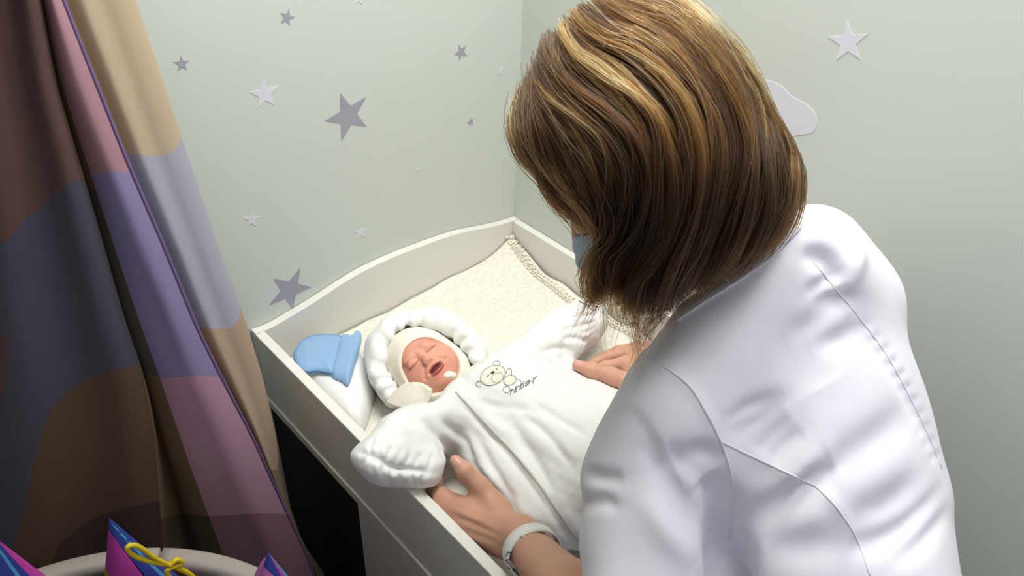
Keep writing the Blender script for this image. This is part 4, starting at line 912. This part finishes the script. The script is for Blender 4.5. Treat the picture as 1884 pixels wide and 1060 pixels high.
rail = obj('curtain_rail', join(box(-2.19, -0.55, -0.20, -0.17, 1.665, 1.70)), MT['rail'], None, False); rail['category'] = 'rail'; rail['label'] = 'metal ceiling rail that the curtain hangs from'

# ================================================================== ROUND TUB AND FABRIC POUCHES
TC, TR, TZ = np.array([-1.134, -0.565]), 0.332, -0.02
tub = empty('round_tub', (TC[0], TC[1], -ZR), 'round tub with a pale segmented rim and olive lining, in front of the curtain', 'tub')
obj('wall', lathe([(0.26, -ZR), (0.29, -ZR), (0.32, -0.045), (0.306, -0.045), (0.296, -0.074), (0.0, -0.074)], TC, 64), MT['tub_in'], tub)
segs = [(-4, 48), (49, 106), (107, 164), (165, 222), (223, 280), (281, 355)]
for a0, a1 in segs:
    V, F = [], []; A = np.radians(np.linspace(a0, a1, 22))
    for a in A:
        for r, z in ((TR - 0.026, TZ - 0.022), (TR - 0.024, TZ - 0.002), (TR - 0.018, TZ), (TR - 0.003, TZ), (TR, TZ - 0.003), (TR - 0.003, TZ - 0.028)): V.append((TC[0] + r * math.cos(a), TC[1] + r * math.sin(a), z))
    for i in range(21):
        for k in range(6): F.append((i * 6 + k, (i + 1) * 6 + k, (i + 1) * 6 + (k + 1) % 6, i * 6 + (k + 1) % 6))
    F += [tuple(range(6)), tuple(21 * 6 + k for k in range(6))[::-1]]
    obj('rim_segment', (V, F), MT['tub'], tub)
def pouch(name, loc, label, face, apex, left, right, layout):
    """soft pointed pouch; face lists coloured panels as ((u, v) corners) on the triangle left-right-apex"""
    ap, le, ri = (np.array(p, float) for p in (apex, left, right))
    kl, kr = (ap[2] + 0.070) / (ap[2] - le[2]), (ap[2] + 0.070) / (ap[2] - ri[2]); le, ri = ap + kl * (le - ap), ap + kr * (ri - ap)      # stand it on the floor of the tub
    def down(q):
        u_, w_ = q[0] / kr, (1 - q[0] - q[1]) / kl
        if q[1] < 0.021: t_ = u_ + w_; u_, w_ = u_ / t_, w_ / t_
        return (u_, 1 - u_ - w_)
    layout = [(nm, m, [down(q) for q in quad]) for nm, m, quad in layout]
    n = unit(np.cross(ri - le, ap - le)); n = n if n @ (CAM_C - ap) > 0 else -n
    root = empty(name, (le + ri) / 2, label, 'pouch', None)
    def pt(u, v, bulge): return le + u * (ri - le) + v * (ap - le) + n * bulge * 0.030 * max(0.0, 27 * u * v * (1 - u - v)) ** 0.5
    for nm, m, quad in layout:
        G = []
        for i in range(13):
            for j in range(13):
                s, t = i / 12, j / 12; a = np.array(quad[0]) * (1 - s) + np.array(quad[1]) * s; b = np.array(quad[3]) * (1 - s) + np.array(quad[2]) * s; uv = a * (1 - t) + b * t; G.append(pt(uv[0], uv[1], 1))
        ii = np.arange(169).reshape(13, 13); Q = np.stack([ii[:-1, :-1].ravel(), ii[1:, :-1].ravel(), ii[1:, 1:].ravel(), ii[:-1, 1:].ravel()], 1)
        obj(nm, (np.array(G), Q), MT[m], root)
    G = []
    for i in range(13):
        for j in range(13):
            u, v = i / 12, j / 12 * (1 - i / 12); G.append(pt(u, v, -1.0) - n * 0.0005)
    ii = np.arange(169).reshape(13, 13); Q = np.stack([ii[:-1, :-1].ravel(), ii[1:, :-1].ravel(), ii[1:, 1:].ravel(), ii[:-1, 1:].ravel()], 1)
    obj('back_panel', (np.array(G), Q), MT[layout[0][1]], root); return root, n
def tri_at(py, *px): return [at(p, y=py) for p in px]
lay = [('magenta_panel', 'bag_magenta', ((0.0, 0.45), (0.30, 0.20), (0.10, 0.78), (0.0, 0.88))), ('lower_panel', 'bag_magenta', ((0.28, 0.0), (0.62, 0.0), (0.30, 0.42), (0.0, 0.45))), ('yellow_panel', 'bag_yellow', ((0, 0), (0.28, 0.0), (0.14, 0.225), (0.0, 0.45))),
       ('blue_band', 'bag_blue', ((0.62, 0.0), (1.0, 0.0), (0.0, 1.0), (0.0, 0.88))), ('cyan_stripe', 'bag_cyan', ((0.80, 0.02), (0.86, 0.02), (0.03, 0.945), (0.0, 0.955)))]
lay[0] = ('magenta_panel', 'bag_magenta', ((0.0, 0.45), (0.305, 0.417), (0.152, 0.65), (0.0, 0.88)))
a, l, r = tri_at(-0.38, (201, 953), (188, 1120), (400, 1120)); P1, n1 = pouch('fabric_pouch', (a + l + r) / 3, 'magenta and blue fabric pouch tied with a yellow ribbon bow', None, a, l, r, lay)
def loop(px, y, r, mat_='ribbon', par=P1, name='bow_loop', off=0.0):
    P = np.array([at(p, y=y) for p in catmull(px, 6)]) ; return obj(name, tube(P + off * n1, r, 6), MT[mat_], par)
loop([(312, 1040), (275, 1033), (245, 1022), (234, 1008), (246, 1003), (262, 1010), (272, 1018), (290, 1030), (312, 1040)], -0.425, 0.0028)
loop([(310, 1038), (330, 1047), (348, 1056), (370, 1075)], -0.425, 0.003, name='ribbon_tail'); loop([(312, 1042), (325, 1030), (335, 1036), (318, 1044), (306, 1050), (312, 1060)], -0.426, 0.003, name='bow_knot')
a, l, r = tri_at(-0.41, (0, 996), (-80, 1150), (150, 1110))
pouch('fabric_pouch', (a + l + r) / 3, 'blue fabric pouch with cyan stripe at the left edge of the tub', None, a, l, r,
      [('blue_panel', 'bag_blue', ((0, 0), (0.70, 0.0), (0.0, 0.92), (0.0, 0.5))), ('cyan_stripe', 'bag_cyan', ((0.70, 0.0), (0.745, 0.0), (0.0, 0.95), (0.0, 0.92))), ('blue_band', 'bag_blue', ((0.745, 0.0), (0.85, 0.0), (0.0, 0.98), (0.0, 0.95))), ('magenta_panel', 'bag_magenta', ((0.85, 0.0), (1.0, 0.0), (0.0, 1.0), (0.0, 0.98)))])
a, l, r = tri_at(-0.48, (493, 1016), (466, 1100), (556, 1090))
pouch('fabric_pouch', (a + l + r) / 3, 'small blue and pink pointed fabric pouch at the right end of the tub', None, a, l, r,
      [('pink_panel', 'bag_pink', ((0, 0), (0.35, 0.0), (0.10, 0.65), (0.0, 0.70))), ('blue_panel', 'bag_blue', ((0.35, 0.0), (0.66, 0.0), (0.0, 1.0), (0.0, 0.70))), ('pink_panel', 'bag_magenta', ((0.66, 0.0), (0.88, 0.0), (0.0, 1.0), (0.0, 1.0))), ('cyan_panel', 'bag_cyan', ((0.88, 0.0), (1.0, 0.0), (0.0, 1.0), (0.0, 1.0)))])

# lift everything so that the floor lies at z = 0
for o in SC.objects:
    if o.parent is None and o.type not in {'CAMERA', 'LIGHT'}: o.location.z += ZR
